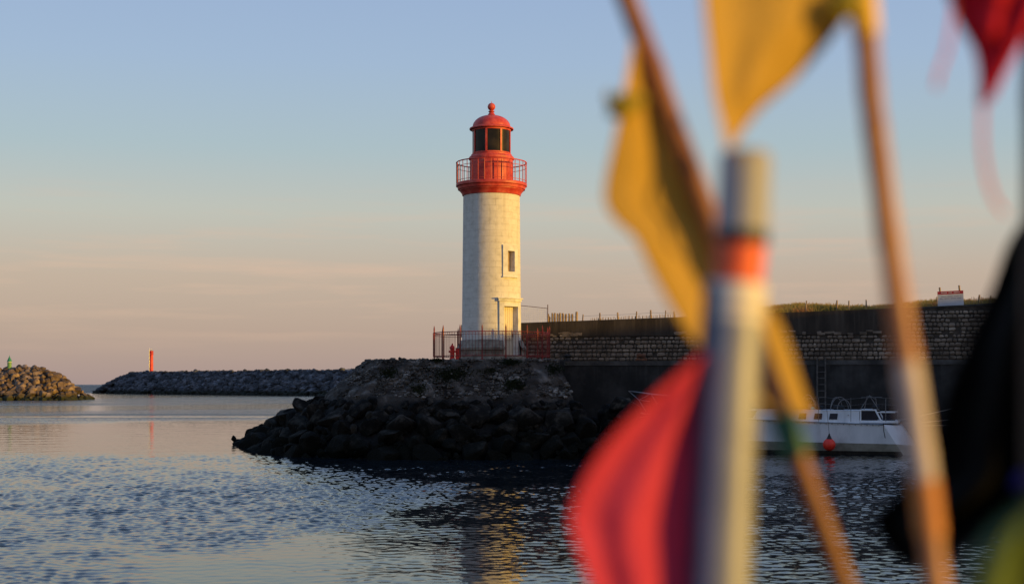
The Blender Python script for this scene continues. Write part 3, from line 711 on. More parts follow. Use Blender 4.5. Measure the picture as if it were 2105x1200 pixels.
qm = MB(); qm.box((2.15, 68.6, 1.15), (.5, 6.0, 6.38), bev=.03); at_root(qm, 'return_wall', M_quay, QW)
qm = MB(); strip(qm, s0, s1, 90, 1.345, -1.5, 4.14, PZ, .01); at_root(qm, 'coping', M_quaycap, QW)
SW = root('sea_wall', wpt(0), 'long sea wall of rough pale stones under a dark concrete band, right of the lighthouse', 'sea wall')
sm = MB(); strip(sm, wall_s(-2.5), wall_s(60), 120, .0, -.7, PZ - .03, lambda X: topz(X) - .04); at_root(sm, 'mortar', M_mortar, SW)
XS = 18.8
cm = MB(); strip(cm, wall_s(-2.6), wall_s(XS), 80, .07, -.75, 5.62, lambda X: topz(X), .012); at_root(cm, 'concrete_band', M_conc, SW)
cm = MB(); strip(cm, wall_s(XS) + .003, wall_s(60), 60, .05, -.76, lambda X: topz(X) - .10, lambda X: topz(X) - .02, .01); at_root(cm, 'coping', M_quaycap, SW)
st_ = MB(); ang = math.atan2(wd.y, wd.x); MW = Matrix.Rotation(ang, 3, 'Z')
s = wall_s(-2.5); smax = wall_s(30)
def course(z, hgt, sa, sb, drop):
    s = sa + rnd.uniform(0, .3)
    while s < sb:
        w = rnd.uniform(.15, .35) * (1.2 if rnd.random() < .15 else 1)
        if rnd.random() > drop(s):
            q = wpt(s + w / 2, .012); st_.tint = min(1, max(0, rnd.gauss(.45, .22)))
            st_.box((q.x, q.y, z + hgt / 2 + rnd.uniform(-.012, .012)), (w - rnd.uniform(.03, .06), .10 + rnd.uniform(0, .05), hgt - rnd.uniform(.03, .055)), MW, bev=.045, jit=.016)
        s += w
z = PZ + .02; ri = 0
while z < 5.58:
    hgt = rnd.uniform(.165, .235); course(z, hgt, wall_s(-2.5), wall_s(30), lambda s, z=z: .03 + .12 * (z > 5.3)); z += hgt; ri += 1
zt0 = z
while z < 7.2:
    hgt = rnd.uniform(.15, .22)
    if z + hgt < 6.9: course(z, hgt, wall_s(XS) + .1, wall_s(30), lambda s, z=z: .10 if z + .2 < topz(wpt(s).x) - .1 else 1.0)
    z += hgt
# ragged stones showing through where the render has fallen off the concrete band
for k in range(60):
    s = rnd.choice((rnd.uniform(1.0, 3.0), rnd.uniform(7.5, 11), rnd.uniform(11, 18.5))); q = wpt(s, .055); st_.tint = rnd.uniform(.2, .6)
    st_.box((q.x, q.y, 5.64 + rnd.uniform(0, .16)), (rnd.uniform(.15, .4), .06, rnd.uniform(.08, .15)), MW, bev=.02, jit=.012)
at_root(st_, 'stonework', M_stone, SW)
# bollards and rusty fitting on the quay
bq = wpt(wall_s(P(1176, 740, 71).x), .95)
bo = root('bollard', (bq.x, bq.y, PZ), 'squat dark iron bollard on the quay edge, next to the lighthouse mound', 'bollard')
m = MB(); m.lathe([(.22, -.02), (.22, .03), (.15, .07), (.13, .18), (.20, .24), (.20, .29), (.1, .34), (.02, .35)], n=20); m.build('body', M_black, bo, smooth=True, sharp=40)
bq = wpt(wall_s(P(1327, 735, 70).x), .8)
ws = root('winch', (bq.x, bq.y, PZ), 'rusty brown winch on the quay in front of the sea wall', 'winch')
m = MB(); m.box((0, 0, .06), (.55, .4, .1), MW, bev=.02); m.box((-.18, 0, .2), (.06, .3, .32), MW, bev=.02); m.box((.16, 0, .17), (.06, .3, .26), MW, bev=.02); m.build('frame', M_rust, ws)
m = MB(); m.tube([(-.2, 0, .28), (.2, -.04, .24)], [.11, .11], 14); m.build('drum', M_rust, ws)
# ladder on the quay wall
l0 = wpt(wall_s(P(1700, 790, 68).x), 1.40)
ld = root('quay_ladder', (l0.x, l0.y, 0), 'narrow iron ladder fixed to the quay wall above the white boat', 'ladder', rz=ang)
M_lad = weathered('ladder_iron', [(.05, .045, .04), (.10, .09, .08)], 9, .7, .002, 20, stops=(.4, .6))
for sx in (-1, 1):
    m = MB(); m.box((.19 * sx, -.04, 2.5), (.075, .05, 3.9), bev=.006); m.build('stile', M_lad, ld)
m = MB(); m.tube([(-.19, -.04, 0), (.19, -.04, 0)], .018, 6); r0 = m.build('rung', M_lad, ld); r0.location = (0, 0, .8)
for k in range(1, 12):
    c = r0.copy(); S.collection.objects.link(c); c.parent = ld; c.location = (0, 0, .8 + .3 * k)
# ------------------------------------------------------------------ dune, grass, fences behind the wall
dm = MB(); nu, nv = 130, 26; vs = []
def dune_z(X, d):
    b = topz(X) - .10 - .25 * max(0, min(1, (12.8 - X) / 3)); hump = .42 * math.exp(-((X - 14.6) / 2.6) ** 2) + .18 * math.exp(-((X - 10) / 3) ** 2) + .25 * math.exp(-((X - 21) / 2.6) ** 2)
    return b + (hump + .08 * noise.noise(Vector((X * .7, d * .5, 0)))) * min(1, d / 3) + max(0, X - 24) * .03 * min(1, d / 3) - max(0, d - 9) * .1
for i in range(nu + 1):
    s = wall_s(6.5) + (wall_s(60) - wall_s(6.5)) * i / nu
    for j in range(nv + 1):
        d = .45 + j * .75; q = wpt(s, -d); vs.append((q.x, q.y, dune_z(q.x, d) if i else 2))
dm.add(vs, [(i * (nv + 1) + j, (i + 1) * (nv + 1) + j, (i + 1) * (nv + 1) + j + 1, i * (nv + 1) + j + 1) for i in range(nu) for j in range(nv)])
M_sand = weathered('dune_sand', [(.16, .12, .07), (.26, .21, .13)], 1.5, .9, .02, stops=(.4, .6), coord='World')
struct(dm.build('dune', M_sand, smooth=True))
gm_, t_, b_ = newmat('dune_grass_blade'); at_ = N(t_, 'ShaderNodeAttribute', attribute_name='tint')
cg = ramp(t_, at_.outputs['Fac'], [(0, (.08, .09, .022)), (.35, (.26, .21, .05)), (.7, (.46, .34, .10)), (1, (.42, .19, .07))])
L(t_, cg, b_.inputs['Base Color']); b_.inputs['Roughness'].default_value = .8
tr_ = N(t_, 'ShaderNodeBsdfTranslucent'); L(t_, cg, tr_.inputs[0]); mx_ = N(t_, 'ShaderNodeMixShader'); mx_.inputs[0].default_value = .3
L(t_, b_.outputs[0], mx_.inputs[1]); L(t_, tr_.outputs[0], mx_.inputs[2]); L(t_, mx_.outputs[0], t_.nodes['Material Output'].inputs[0])
g = MB()
for _ in range(30000):
    X = 12.6 + 17 * rnd.random() if rnd.random() < .93 else rnd.uniform(9, 13); s = wall_s(X); d = rnd.uniform(.75, 5.0); q = wpt(s, -d); z = dune_z(q.x, d)
    hgt = rnd.uniform(.12, .36) * (1 + .5 * noise.noise(Vector((X * 1.2, d, 3)))); dr_ = Vector((rnd.gauss(.02, .08), rnd.gauss(0, .08), hgt)); w = Vector((rnd.uniform(.006, .012), 0, 0))
    g.tint = min(1, max(0, .6 + .9 * noise.noise(Vector((q.x * .8, q.y * .8, 0))) + rnd.uniform(-.25, .25)))
    p = Vector((q.x, q.y, z - .02)); g.add([p - w, p + w, p + dr_ * .6 + w * .6 , p + dr_ + Vector((dr_.x * .5, 0, 0))], [(0, 1, 2, 3)])
struct(g.build('dune_grass', gm_), 'stuff')
def stake(mb, X, d, z0, z1, w, lean=0):
    q = wpt(wall_s(X), -d); n = 6
    mb.tube([(q.x, q.y, z0), (q.x + lean * .5, q.y, (z0 + z1) / 2), (q.x + lean, q.y, z1)], [w, w * .95, w * .85], 7)
def Xpx(u, d=1.0):     # world X of picture column u on the line d metres behind the wall
    k = (u - CX) / F; a = wpt(0, -d); return (a.x + 0) if False else k * (a.y - (wd.y / wd.x) * a.x) / (1 - k * (wd.y / wd.x))
def Zpx(u, v, d=1.0):
    X = Xpx(u, d); Y = wpt(wall_s(X), -d).y; return H + (HZ - v) / F * Y
# the wall line must pass through wpt(wall_s(X)); wall_s uses the foot line, so convert
def on(u, v, d=1.0):
    k = (u - CX) / F; s = (k * QA.y - QA.x + d * (wn.x - k * wn.y)) / (wd.x - k * wd.y); q = wpt(s, -d); return q, H + (HZ - v) / F * q.y
PF = root('palisade_fence', on(1160, 660, .5)[0] + Vector((0, 0, 6.2)), 'row of tall sunlit wooden stakes on top of the sea wall, right of the lighthouse', 'fence')
for u, v, w in ((1127, 645, .035), (1130, 650, .03), (1135, 643, .04), (1140, 643, .05), (1146, 644, .045), (1151, 643, .05), (1157, 643.5, .05), (1163, 645, .05), (1170, 644, .045), (1176, 645, .045), (1185, 640.5, .055)):
    q, z = on(u, v, .5); m = MB(); w *= 1.2; m.tube([(q.x, q.y, topz(q.x) - .3), (q.x + .01, q.y, z - .08), (q.x + rnd.uniform(-.02, .03), q.y, z)], [w, w, w * .8], 7); at_root(m, 'stake', M_wood, PF)
m = MB(); a, za = on(1127, 653, .56); b, zb = on(1187, 651, .56); m.tube([(a.x, a.y, za), (b.x, b.y, zb)], .008, 5); at_root(m, 'wire', M_metal, PF)
SF = root('slat_fence', on(1300, 655, .9)[0] + Vector((0, 0, 6.2)), 'low weathered slat fence with taller posts running along the top of the sea wall', 'fence')
posts = ((1197, 646), (1233, 643), (1271, 642), (1307, 640), (1338, 637), (1367, 638), (1387, 640), (1656, 618), (1721, 617), (1744, 618), (1781, 616), (1853, 612), (1927, 610), (2013, 606), (2036, 608))
for u, v in posts:
    q, z = on(u, v, .9); w = rnd.uniform(.028, .05); l = rnd.uniform(-.05, .05); m = MB(); m.tube([(q.x, q.y, topz(q.x) - .3), (q.x + l * .5, q.y, (topz(q.x) - .3 + z) / 2), (q.x + l, q.y, z)], [w, w, w * .85], 7); at_root(m, 'post', M_wood, SF)
for k in range(62):
    u = 1215 + k * 2.85 + rnd.uniform(-.8, .8); v = 655 - (u - 1215) * .052 + rnd.uniform(-2.5, 1.2); q, z = on(u, v, .9)
    m = MB(); w = rnd.uniform(.012, .022); l = rnd.uniform(-.04, .04); m.tube([(q.x, q.y, topz(q.x) - .3), (q.x + l, q.y, z)], [w, w * .8], 5); at_root(m, 'slat', M_wood, SF)
for k in range(34):
    u = 1990 + k * 2.6 + rnd.uniform(-.8, .8); v = 612 + rnd.uniform(-2, 2); q, z = on(u, v, .9)
    m = MB(); w = rnd.uniform(.012, .02); m.tube([(q.x, q.y, topz(q.x) - .3), (q.x + rnd.uniform(-.03, .03), q.y, z)], [w, w * .8], 5); at_root(m, 'slat', M_wood, SF)
m = MB(); pts = []
for u, v in ((1197, 650), (1233, 648), (1271, 647), (1307, 645), (1338, 643), (1367, 643), (1387, 644)):
    q, z = on(u, v, .86); pts.append((q.x, q.y, z))
m.tube(pts, .006, 5); at_root(m, 'wire', M_metal, SF)
# wire mesh panel between tower and stakes
WFc = root('wire_mesh_fence', on(1100, 655, .3)[0] + Vector((0, 0, 6.2)), 'fine wire mesh panel with one thin post between the lighthouse and the wooden stakes', 'fence')
m = MB(); q, z = on(1126, 626, .3); m.tube([(q.x, q.y, 6.1), (q.x, q.y, z)], .022, 6); at_root(m, 'post', M_rust, WFc)
m = MB(); a, za = on(1050, 626, .3); b, zb = on(1126, 634, .3)
mid_ = on(1095, 630.5, .3); m.tube([(a.x, a.y, za), (mid_[0].x, mid_[0].y, mid_[1]), (b.x, b.y, zb)], .016, 5); at_root(m, 'top_wire', M_rust, WFc)
m = MB()
for k in range(20):
    u = 1052 + k * 3.8; q, z = on(u, 627 + (u - 1050) * .105, .3); m.tube([(q.x, q.y, 6.1), (q.x, q.y, z)], .0035, 4)
for k in range(6):
    a, za = on(1050, 632 + k * 4.6, .3); b, zb = on(1126, 638 + k * 3.6, .3); m.tube([(a.x, a.y, za), (b.x, b.y, zb)], .0035, 4)
at_root(m, 'mesh', M_metal, WFc)
# notice board
q, z = on(1954, 628, -.12)
SGN = root('notice_board', (q.x, q.y, z), 'white notice board with a red header on two wooden posts above the sea wall', 'sign', rz=ang)
M_bw = weathered('board_white', [(.40, .42, .46), (.46, .48, .52)], 3, .5, 0, stops=(.4, .6)); M_br = weathered('board_red', [(.26, .02, .03), (.34, .03, .04)], 3, .5, 0, stops=(.4, .6)); M_bt = weathered('board_text', [(.12, .13, .22), (.2, .2, .3)], 9, .6, 0, stops=(.4, .6))
sc = q.y / F; BT = Matrix.Rotation(R(-2), 3, 'Y')
def bb(mb, x0, x1, v0, v1, y, d): mb.box(BT @ Vector(((x0 + x1) / 2 * sc, y, -(v0 + v1) / 2 * sc)), ((x1 - x0) * sc, d, (v1 - v0) * sc), BT)
m = MB(); bb(m, -25, 26, -23.5, 0, 0, .03); m.build('panel', M_bw, SGN)
m = MB(); bb(m, -25, 26, -30, -23.5, 0, .034); hd = m.build('header', M_br, SGN)
m = MB()
for k in range(15):
    if k in (5, 9): continue
    bb(m, -18 + k * 2.5, -18 + k * 2.5 + 1.7, -27.7, -25.9, -.02, .006)
m.build('lettering', M_bw, hd)
m = MB()
for r_, (v0, n_) in enumerate(((-19.5, 20), (-15.5, 20))):
    for k in range(n_):
        if (k * 7 + r_ * 3) % 6 == 0: continue
        bb(m, -20 + k * 2.1, -20 + k * 2.1 + 1.5, v0, v0 + 1.3, -.02, .006)
m.build('lettering', M_bt, SGN)
for u0, v0 in ((-20, -38.5), (18.5, -41)):
    m = MB(); m.tube([BT @ Vector(((u0 + 2) * sc, .07, .25)), BT @ Vector((u0 * sc, .07, -v0 * sc))], .045, 8); m.build('post', M_wood, SGN)
# ------------------------------------------------------------------ moored boat
byaw = -R(17.8)
BT_ = root('moored_boat', (6.8, 69.2, 0), 'white hard-chined sailing boat with a long low cabin moored against the quay wall', 'boat', rz=byaw)
def hull_section(s):
    # s along the boat 0 bow .. 1 stern ; returns half-breadths/heights (deck, chine, waterline)
    b = 1.42 * min(1, (s / .42)) ** .62 if s < .42 else 1.42
    return b
stn = [0, .04, .1, .18, .28, .42, .6, .8, 1]
decks, chins, keels = [], [], []
for s in stn:
    b = hull_section(s) if s > 0 else .04
    decks.append((11.0 * s, b, 1.78 - .40 * s ** .8)); chins.append((.55 * (1 - s) + 11.55 * s, b * .93, .62 - .12 * s)); keels.append((1.2 * (1 - s) + 12.0 * s, b * .74, -.25))
def hull_mb(a, b, z_off=0):
    m = MB(); vs = []
    for sgn in (-1, 1):
        o = len(m.v); vs = []
        for (p, q) in zip(a, b): vs += [(p[0], sgn * p[1], p[2]), (q[0], sgn * q[1], q[2])]
        fs = [(2 * i, 2 * i + 1, 2 * i + 3, 2 * i + 2) for i in range(len(a) - 1)]
        m.add(vs, fs if sgn < 0 else [f[::-1] for f in fs])
    return m
TD, TC, TK = (11.75, .75, 1.32), (12.35, .7, .42), (12.75, .5, -.25)
tops_ = hull_mb(decks, chins)
for sgn in (-1, 1):  # canted quarter panels and transom
    a, b_, c, d = decks[-1], chins[-1], TC, TD
    f = [(a[0], sgn * a[1], a[2]), (b_[0], sgn * b_[1], b_[2]), (c[0], sgn * c[1], c[2]), (d[0], sgn * d[1], d[2])]; tops_.add(f, [(0, 1, 2, 3)])
tops_.add([(TD[0], -TD[1], TD[2]), (TC[0], -TC[1], TC[2]), (TC[0], TC[1], TC[2]), (TD[0], TD[1], TD[2])], [(0, 1, 2, 3)])
hb = tops_.build('hull', M_hull, BT_)
lo = hull_mb(chins, keels)
for sgn in (-1, 1):
    a, b_, c, d = chins[-1], keels[-1], TK, TC; lo.add([(a[0], sgn * a[1], a[2]), (b_[0], sgn * b_[1], b_[2]), (c[0], sgn * c[1], c[2]), (d[0], sgn * d[1], d[2])], [(0, 1, 2, 3)])
lo.add([(TC[0], -TC[1], TC[2]), (TK[0], -TK[1], TK[2]), (TK[0], TK[1], TK[2]), (TC[0], TC[1], TC[2])], [(0, 1, 2, 3)])
lo.build('underbody', M_hull2, BT_)
bt = MB(); k1 = []; k2 = []
for c, k in zip(chins, keels):
    f = (c[2] - .16) / (c[2] - k[2]); p = [c[i] + (k[i] - c[i]) * f for i in range(3)]; k1.append((p[0], p[1] + .012, p[2])); k2.append((k[0], k[1] + .012, k[2]))
bt = hull_mb(k1, k2); bt.build('boot_stripe', M_boot, BT_)
dk = MB(); vs = [(p[0], -p[1], p[2]) for p in decks] + [(TD[0], -TD[1], TD[2]), (TD[0], TD[1], TD[2])] + [(p[0], p[1], p[2]) for p in decks[::-1]]
dk.add(vs, [tuple(range(len(vs)))]); dk.build('deck', M_hull, BT_)
m = MB(); m.tube([(p[0], -p[1] - .01, p[2]) for p in decks], .03, 6); m.tube([(p[0], p[1] + .01, p[2]) for p in decks], .03, 6)
for k in range(26):
    s_ = 4.3 + k * .26; m.box((s_, -1.46, 1.78 - .40 * (s_ / 11) ** .8 - .045), (.05, .03, .05))
m.build('gunwale', M_metal, BT_)
m = MB(); zc = 1.40; hw = 1.12
def prism(mb, x0, x1, y, z0, z1, tin=.12, rake0=.0, rake1=.0):
    v = [(x0, -y, z0), (x1, -y, z0), (x1, y, z0), (x0, y, z0), (x0 + rake0, -y + tin, z1), (x1 - rake1, -y + tin, z1), (x1 - rake1, y - tin, z1), (x0 + rake0, y - tin, z1)]
    mb.add(v, [(3, 2, 1, 0), (4, 5, 6, 7), (0, 1, 5, 4), (1, 2, 6, 5), (2, 3, 7, 6), (3, 0, 4, 7)])
prism(m, 4.9, 9.9, hw, zc, 1.98, .06, .35, .0); m.box((7.35, 0, 2.0), (5.2, 2.14, .05), bev=.01); ca = m.build('cabin', M_hull, BT_)
for x0, x1 in ((7.16, 7.50), (7.86, 8.22), (8.55, 8.92)):
    m = MB(); v = [(x0, -hw - .012, 1.60), (x1, -hw - .012, 1.60), (x1 + .03, -hw + .012, 1.87), (x0 + .05, -hw + .012, 1.87)]
    m.add(v + [(a, b + .06, c) for a, b, c in v], [(0, 1, 2, 3), (4, 7, 6, 5), (0, 4, 5, 1), (3, 2, 6, 7), (0, 3, 7, 4), (1, 5, 6, 2)]); m.build('window', M_win, ca)
m = MB(); m.tube([(9.42, -1.1, 1.80), (9.42, -1.16, 1.80)], .03, 10); m.build('vent', M_metal, ca)
# windscreen shelter at the after end of the cabin
m = MB(); m.box((10.75, 0, 1.50), (1.75, 2.16, .12), bev=.01); m.box((9.96, -1.03, 1.78), (.07, .05, .50)); m.box((9.96, 1.03, 1.78), (.07, .05, .50))
for sgn in (-1, 1): m.tube([(10.62, sgn * 1.03, 2.03), (10.88, sgn * 1.05, 1.54)], .04, 6); m.box((10.3, sgn * 1.02, 2.03), (.72, .05, .05)); m.box((11.1, sgn * 1.02, 1.93), (.8, .04, .04))
m.box((10.3, 0, 2.04), (.7, 2.05, .04)); m.build('windscreen_frame', M_hull, BT_)
for x0, x1, z1 in ((10.0, 10.72, 2.0), (10.95, 11.5, 1.90)):
    m = MB(); m.box(((x0 + x1) / 2, -1.0, (1.56 + z1) / 2), (x1 - x0, .03, z1 - 1.56)); m.build('windscreen', M_win, BT_)
    m = MB(); m.box(((x0 + x1) / 2, 1.0, (1.56 + z1) / 2), (x1 - x0, .03, z1 - 1.56)); m.build('windscreen', M_win, BT_)
def hoop(mb, x0, x1, y0, y1, zb, zt, r=.018, n=14):
    mb.tube([(x0 + (x1 - x0) * (1 - math.cos(math.pi * k / n)) / 2, y0 + (y1 - y0) * k / n, zb + (zt - zb) * math.sin(math.pi * k / n)) for k in range(n + 1)], r, 6)
m = MB(); hoop(m, 7.25, 7.9, -.9, -.9, 2.0, 2.72, .022); hoop(m, 8.6, 9.3, -.9, .6, 2.0, 2.62); hoop(m, 8.9, 9.5, -.9, -.6, 2.0, 2.5); hoop(m, 8.5, 9.0, .2, .7, 2.0, 2.6)
m.build('hoops', M_tubes, BT_)
m = MB(); c0 = Vector((7.62, -.5, 2.28)); m.tube([c0 + Vector((.27 * math.cos(a * .3142), 0, .27 * math.sin(a * .3142))) for a in range(21)], .016, 6)
for a in range(6): m.tube([c0, c0 + Vector((.27 * math.cos(a * 1.047), 0, .27 * math.sin(a * 1.047)))], .010, 5)
m.box(c0 + Vector((0, .1, -.2)), (.2, .16, .36), bev=.03); m.build('steering_wheel', M_tubes, BT_)
m = MB()
for a, b in (((9.95, -.95, 2.05), (10.35, -.95, 2.7)), ((10.35, -.95, 2.7), (10.8, -.95, 2.0)), ((10.1, -.8, 2.0), (10.25, -.9, 2.68)), ((10.35, -.95, 2.7), (10.62, -.3, 2.5)), ((10.62, -.9, 2.6), (10.7, -.9, 2.0)), ((11.05, -1.0, 1.4), (11.08, -1.0, 2.5)), ((11.6, -.7, 1.35), (11.6, -.7, 2.1))): m.tube([a, b], .018, 6)
m.tube([(10.0, -1.0, 2.60), (10.9, -1.0, 2.62)], .012, 5); m.build('stern_frame', M_tubes, BT_)
m = MB()
for z_ in (2.55, 2.25): m.tube([(6.0, -1.3, z_ - .1), (7.2, -1.3, z_), (8.4, -1.3, z_ + .06), (9.3, -1.3, z_ - .03), (10.4, -1.25, z_ + .08), (11.6, -1.0, z_)], .006, 4)
for x_ in (5.2, 6.6, 8.1, 9.55, 11.1): m.tube([(x_, -1.33, 1.5), (x_, -1.31, 2.6)], .012, 5)
m.build('guard_wires', M_tubes, BT_)
m = MB()      # bow pulpit reaching out over the water
pp = [(.2, -.35, 1.75), (-.4, -.3, 1.78), (-1.05, 0, 1.95), (-.4, .3, 1.78), (.2, .35, 1.75)]; m.tube(pp, .02, 6)
pt = [(1.1, -.55, 2.65), (.1, -.5, 2.72), (-.95, -.1, 2.86), (-1.15, 0, 2.88), (-.95, .1, 2.86), (.1, .5, 2.72), (1.1, .55, 2.65)]; m.tube(pt, .02, 6)
for a, b in (((-1.15, 0, 2.88), (-.62, -.1, 2.45)), ((-.62, -.1, 2.45), (.0, -.2, 2.75)), ((-.62, -.1, 2.45), (-.05, -.2, 2.38)), ((0, -.2, 2.75), (.3, -.3, 2.3)), ((-.62, -.1, 2.45), (-.25, -.2, 1.9)), ((.3, -.3, 2.3), (.9, -.4, 2.2)), ((.3, -.3, 2.3), (.35, -.35, 1.75))): m.tube([a, b], .016, 6)
m.build('bow_pulpit', M_metal, BT_)
for c_, d_ in (((8.9, .1, 2.12), (.5, .8, .2)), ((10.6, -.2, 2.155), (.35, .5, .2)), ((8.0, .4, 2.12), (.4, .5, .2))):
    m = MB(); m.box(c_, d_, bev=.06); m.build('hatch', M_black, BT_)
m = MB(); m.lathe([(.06, 0), (.09, .04), (.09, .10), (.02, .14)], c=(7.78, -.85, 2.03), n=12); m.build('winch_cover', weathered('turquoise_cover', [(.08, .45, .42), (.1, .5, .46)], 5, .5, 0, stops=(.4, .6)), BT_, smooth=True)
MBt = Matrix.Translation((6.8, 69.2, 0)) @ Matrix.Rotation(byaw, 4, 'Z')
def bw(x, y, z): return MBt @ Vector((x, y, z))
fp = bw(8.62, -1.75, .46)
fe = root('fender', fp, 'round orange-red fender hanging on a line from the side of the white boat', 'fender')
m = MB(); m.lathe([(.02, -.285)] + [(.285 * math.cos(a), .285 * math.sin(a)) for a in [R(-80 + 10 * k) for k in range(16)]] + [(.12, .27)], n=32); m.build('ball', M_float, fe, smooth=True)
m = MB(); m.lathe([(.13, .25), (.11, .30), (.035, .45), (.03, .5)], n=20); m.build('neck', M_black, fe, smooth=True, sharp=40)
m = MB(); m.tube([(0, 0, .48), (.0, .2, .95), (.0, .45, 1.5), (0, .5, 1.62)], .010, 6); m.build('line', M_droop, fe)
m = MB(); m.tube([bw(11.0, -1.48, 1.45), bw(11.02, -1.52, 1.1), bw(11.08, -1.5, .78)], .018, 6); tag(m.build('mooring_rope', M_droop), 'short dark rope end hanging over the stern quarter of the white boat', 'rope')
def rope(a, b, sag, label, r=.014, mat=M_rope):
    a, b = Vector(a), Vector(b); m = MB(); m.tube([a.lerp(b, k / 12) - Vector((0, 0, sag * math.sin(math.pi * k / 12))) for k in range(13)], r, 6); tag(m.build('mooring_rope', mat), label, 'rope')
rope(bw(11.3, -1.0, 1.5), wpt(wall_s(24.5), 1.3) + Vector((0, 0, 3.2)), .12, 'highest pale mooring rope running from the boat stern up to the quay')
rope(bw(11.7, -.7, 1.4), wpt(wall_s(25), 1.3) + Vector((0, 0, 2.35)), .15, 'middle pale mooring rope running right from the boat stern')
rope(bw(11.75, -.7, 1.32), wpt(wall_s(26), 1.3) + Vector((0, 0, 1.95)), .2, 'lowest pale mooring rope running right from the boat stern')
rope(bw(-.2, -.1, 1.78), (4.3, 67.6, 2.1), .05, 'thin pale mooring rope from the bow pulpit to the rocks')
rope(bw(0, -.2, 1.7), (4.5, 66.6, 1.75), .12, 'slack mooring rope sagging below the bow pulpit')
# ------------------------------------------------------------------ land and an unseen building, right of the picture, added to throw the evening shade
perp = Vector((-SUN_H.y, SUN_H.x, 0)); perp = perp if perp.y > 0 else -perp
def pq(p, q, z=0): return perp * p + SUN_H * q + Vector((0, 0, z))
QH = 46.0; base_q = Vector((LX, LY, 0)).dot(SUN_H)
top_h = 5.55 + (QH - base_q) * math.tan(SUN_EL)
wb = root('shade_caster', pq(72, QH + 9, 4.3), 'unseen long flat-roofed building added on the right to shade the mound, boat and quay wall', 'shade_caster')
Rz = Matrix.Rotation(math.atan2(perp.y, perp.x), 3, 'Z'); M_wh = weathered('shade_caster_render', [(.30, .27, .23), (.38, .35, .30)], .8, .85, .01, stops=(.4, .6)); M_roofw = weathered('shade_caster_roof', [(.10, .10, .10), (.14, .14, .14)], 1, .8, 0, stops=(.4, .6))
hgt = top_h - 4.3; m = MB(); m.box(Vector((0, 0, hgt / 2 - .25)), (66, 17.6, hgt - .5), Rz); m.build('walls', M_wh, wb)
m = MB(); m.box(Vector((0, 0, hgt - .25)), (66.6, 18, .5), Rz); m.build('roof', M_roofw, wb)
for k in range(9):
    m = MB(); m.box(Rz @ Vector((-28 + k * 7, 8.85, 2.1)), (4, .12, 4.2), Rz, bev=.02); m.build('door', M_rust if k % 2 else M_metal, wb)
ap = MB(); ap.add([pq(30, QH - 6, 4.28), pq(30, QH + 70, 4.28), pq(130, QH + 70, 4.28), pq(130, QH - 6, 4.28), pq(30, QH - 6, -2), pq(30, QH + 70, -2), pq(130, QH + 70, -2), pq(130, QH - 6, -2)], [(3, 2, 1, 0), (0, 1, 5, 4), (1, 2, 6, 5), (2, 3, 7, 6), (3, 0, 4, 7)])
struct(ap.build('quay_apron', M_quaycap))
# ------------------------------------------------------------------ near quay and the marker buoys in front of the camera
nq = MB(); nq.box((0, -5.2, .8), (24, 16, 1.6)); struct(nq.build('near_quay', M_quaycap))
M_pole = weathered('varnished_cane', [(.27, .10, .042), (.38, .155, .070), (.44, .20, .10)], 7, .45, .001, 40, squash=(3, 3, .6), spec=.5)
M_pole2 = weathered('dark_cane', [(.15, .048, .018), (.25, .09, .034), (.33, .14, .06)], 7, .5, .001, 40, squash=(3, 3, .6), spec=.5)
M_pvc = weathered('grey_tube', [(.21, .22, .27), (.27, .28, .33)], 9, .5, .0006, 60, stops=(.4, .6), spec=.5, metallic=.2)
M_pvc2 = weathered('white_tape', [(.62, .56, .50), (.70, .64, .58)], 9, .5, .0006, 60, stops=(.4, .6))
M_pvcc = weathered('pale_cap', [(.30, .30, .33), (.36, .36, .39)], 9, .5, .0006, 60, stops=(.4, .6))
M_palet = weathered('pale_tape', [(.50, .42, .40), (.60, .50, .47)], 9, .5, .0006, 60, stops=(.4, .6))
M_org = weathered('orange_tape', [(.72, .09, .03), (.80, .13, .045)], 9, .5, 0, stops=(.4, .6))
M_blkt = weathered('black_tape', [(.012, .012, .013), (.02, .02, .02)], 9, .5, 0, stops=(.4, .6))
M_grt = weathered('green_tape', [(.006, .085, .08), (.06, .16, .06)], 30, .5, 0, stops=(.4, .6))
M_ylt = weathered('yellow_tape', [(.72, .40, .03), (.80, .48, .05)], 9, .5, 0, stops=(.4, .6))
C_yel = cloth('yellow_flag', (.70, .47, .10), (.76, .52, .13), .5); C_red = cloth('red_flag', (.72, .072, .155), (.78, .088, .18), .45)
C_crim = cloth('crimson_pennant', (.60, .014, .035), (.66, .02, .045), .35); C_blk = cloth('black_flag', (.003, .003, .003), (.005, .005, .0045), .0); C_blk.node_tree.nodes['Principled BSDF'].inputs['Specular IOR Level'].default_value = .02
C_grn = cloth('green_flag', (.07, .12, .055), (.12, .17, .07), .3); C_lime = cloth('lime_patch', (.22, .30, .04), (.28, .34, .05), .3); C_navy = cloth('navy_cloth', (.006, .010, .12), (.01, .014, .16), .2)
C_rib = cloth('pink_ribbon', (.80, .16, .14), (.84, .20, .18), .5)
QZ = 1.6
def axis(pts, Y):
    """polyline through picture points at depth Y, carried on down to the quay"""
    w = [P(u, v, Y) for u, v in pts]; d = (w[-1] - w[-2]).normalized(); k = (QZ - w[-1].z) / d.z; w.append(w[-1] + d * k); return w
def on_axis(w, z):
    for a, b in zip(w, w[1:]):
        if b.z <= z <= a.z: return a.lerp(b, (a.z - z) / (a.z - b.z))
    return w[0]
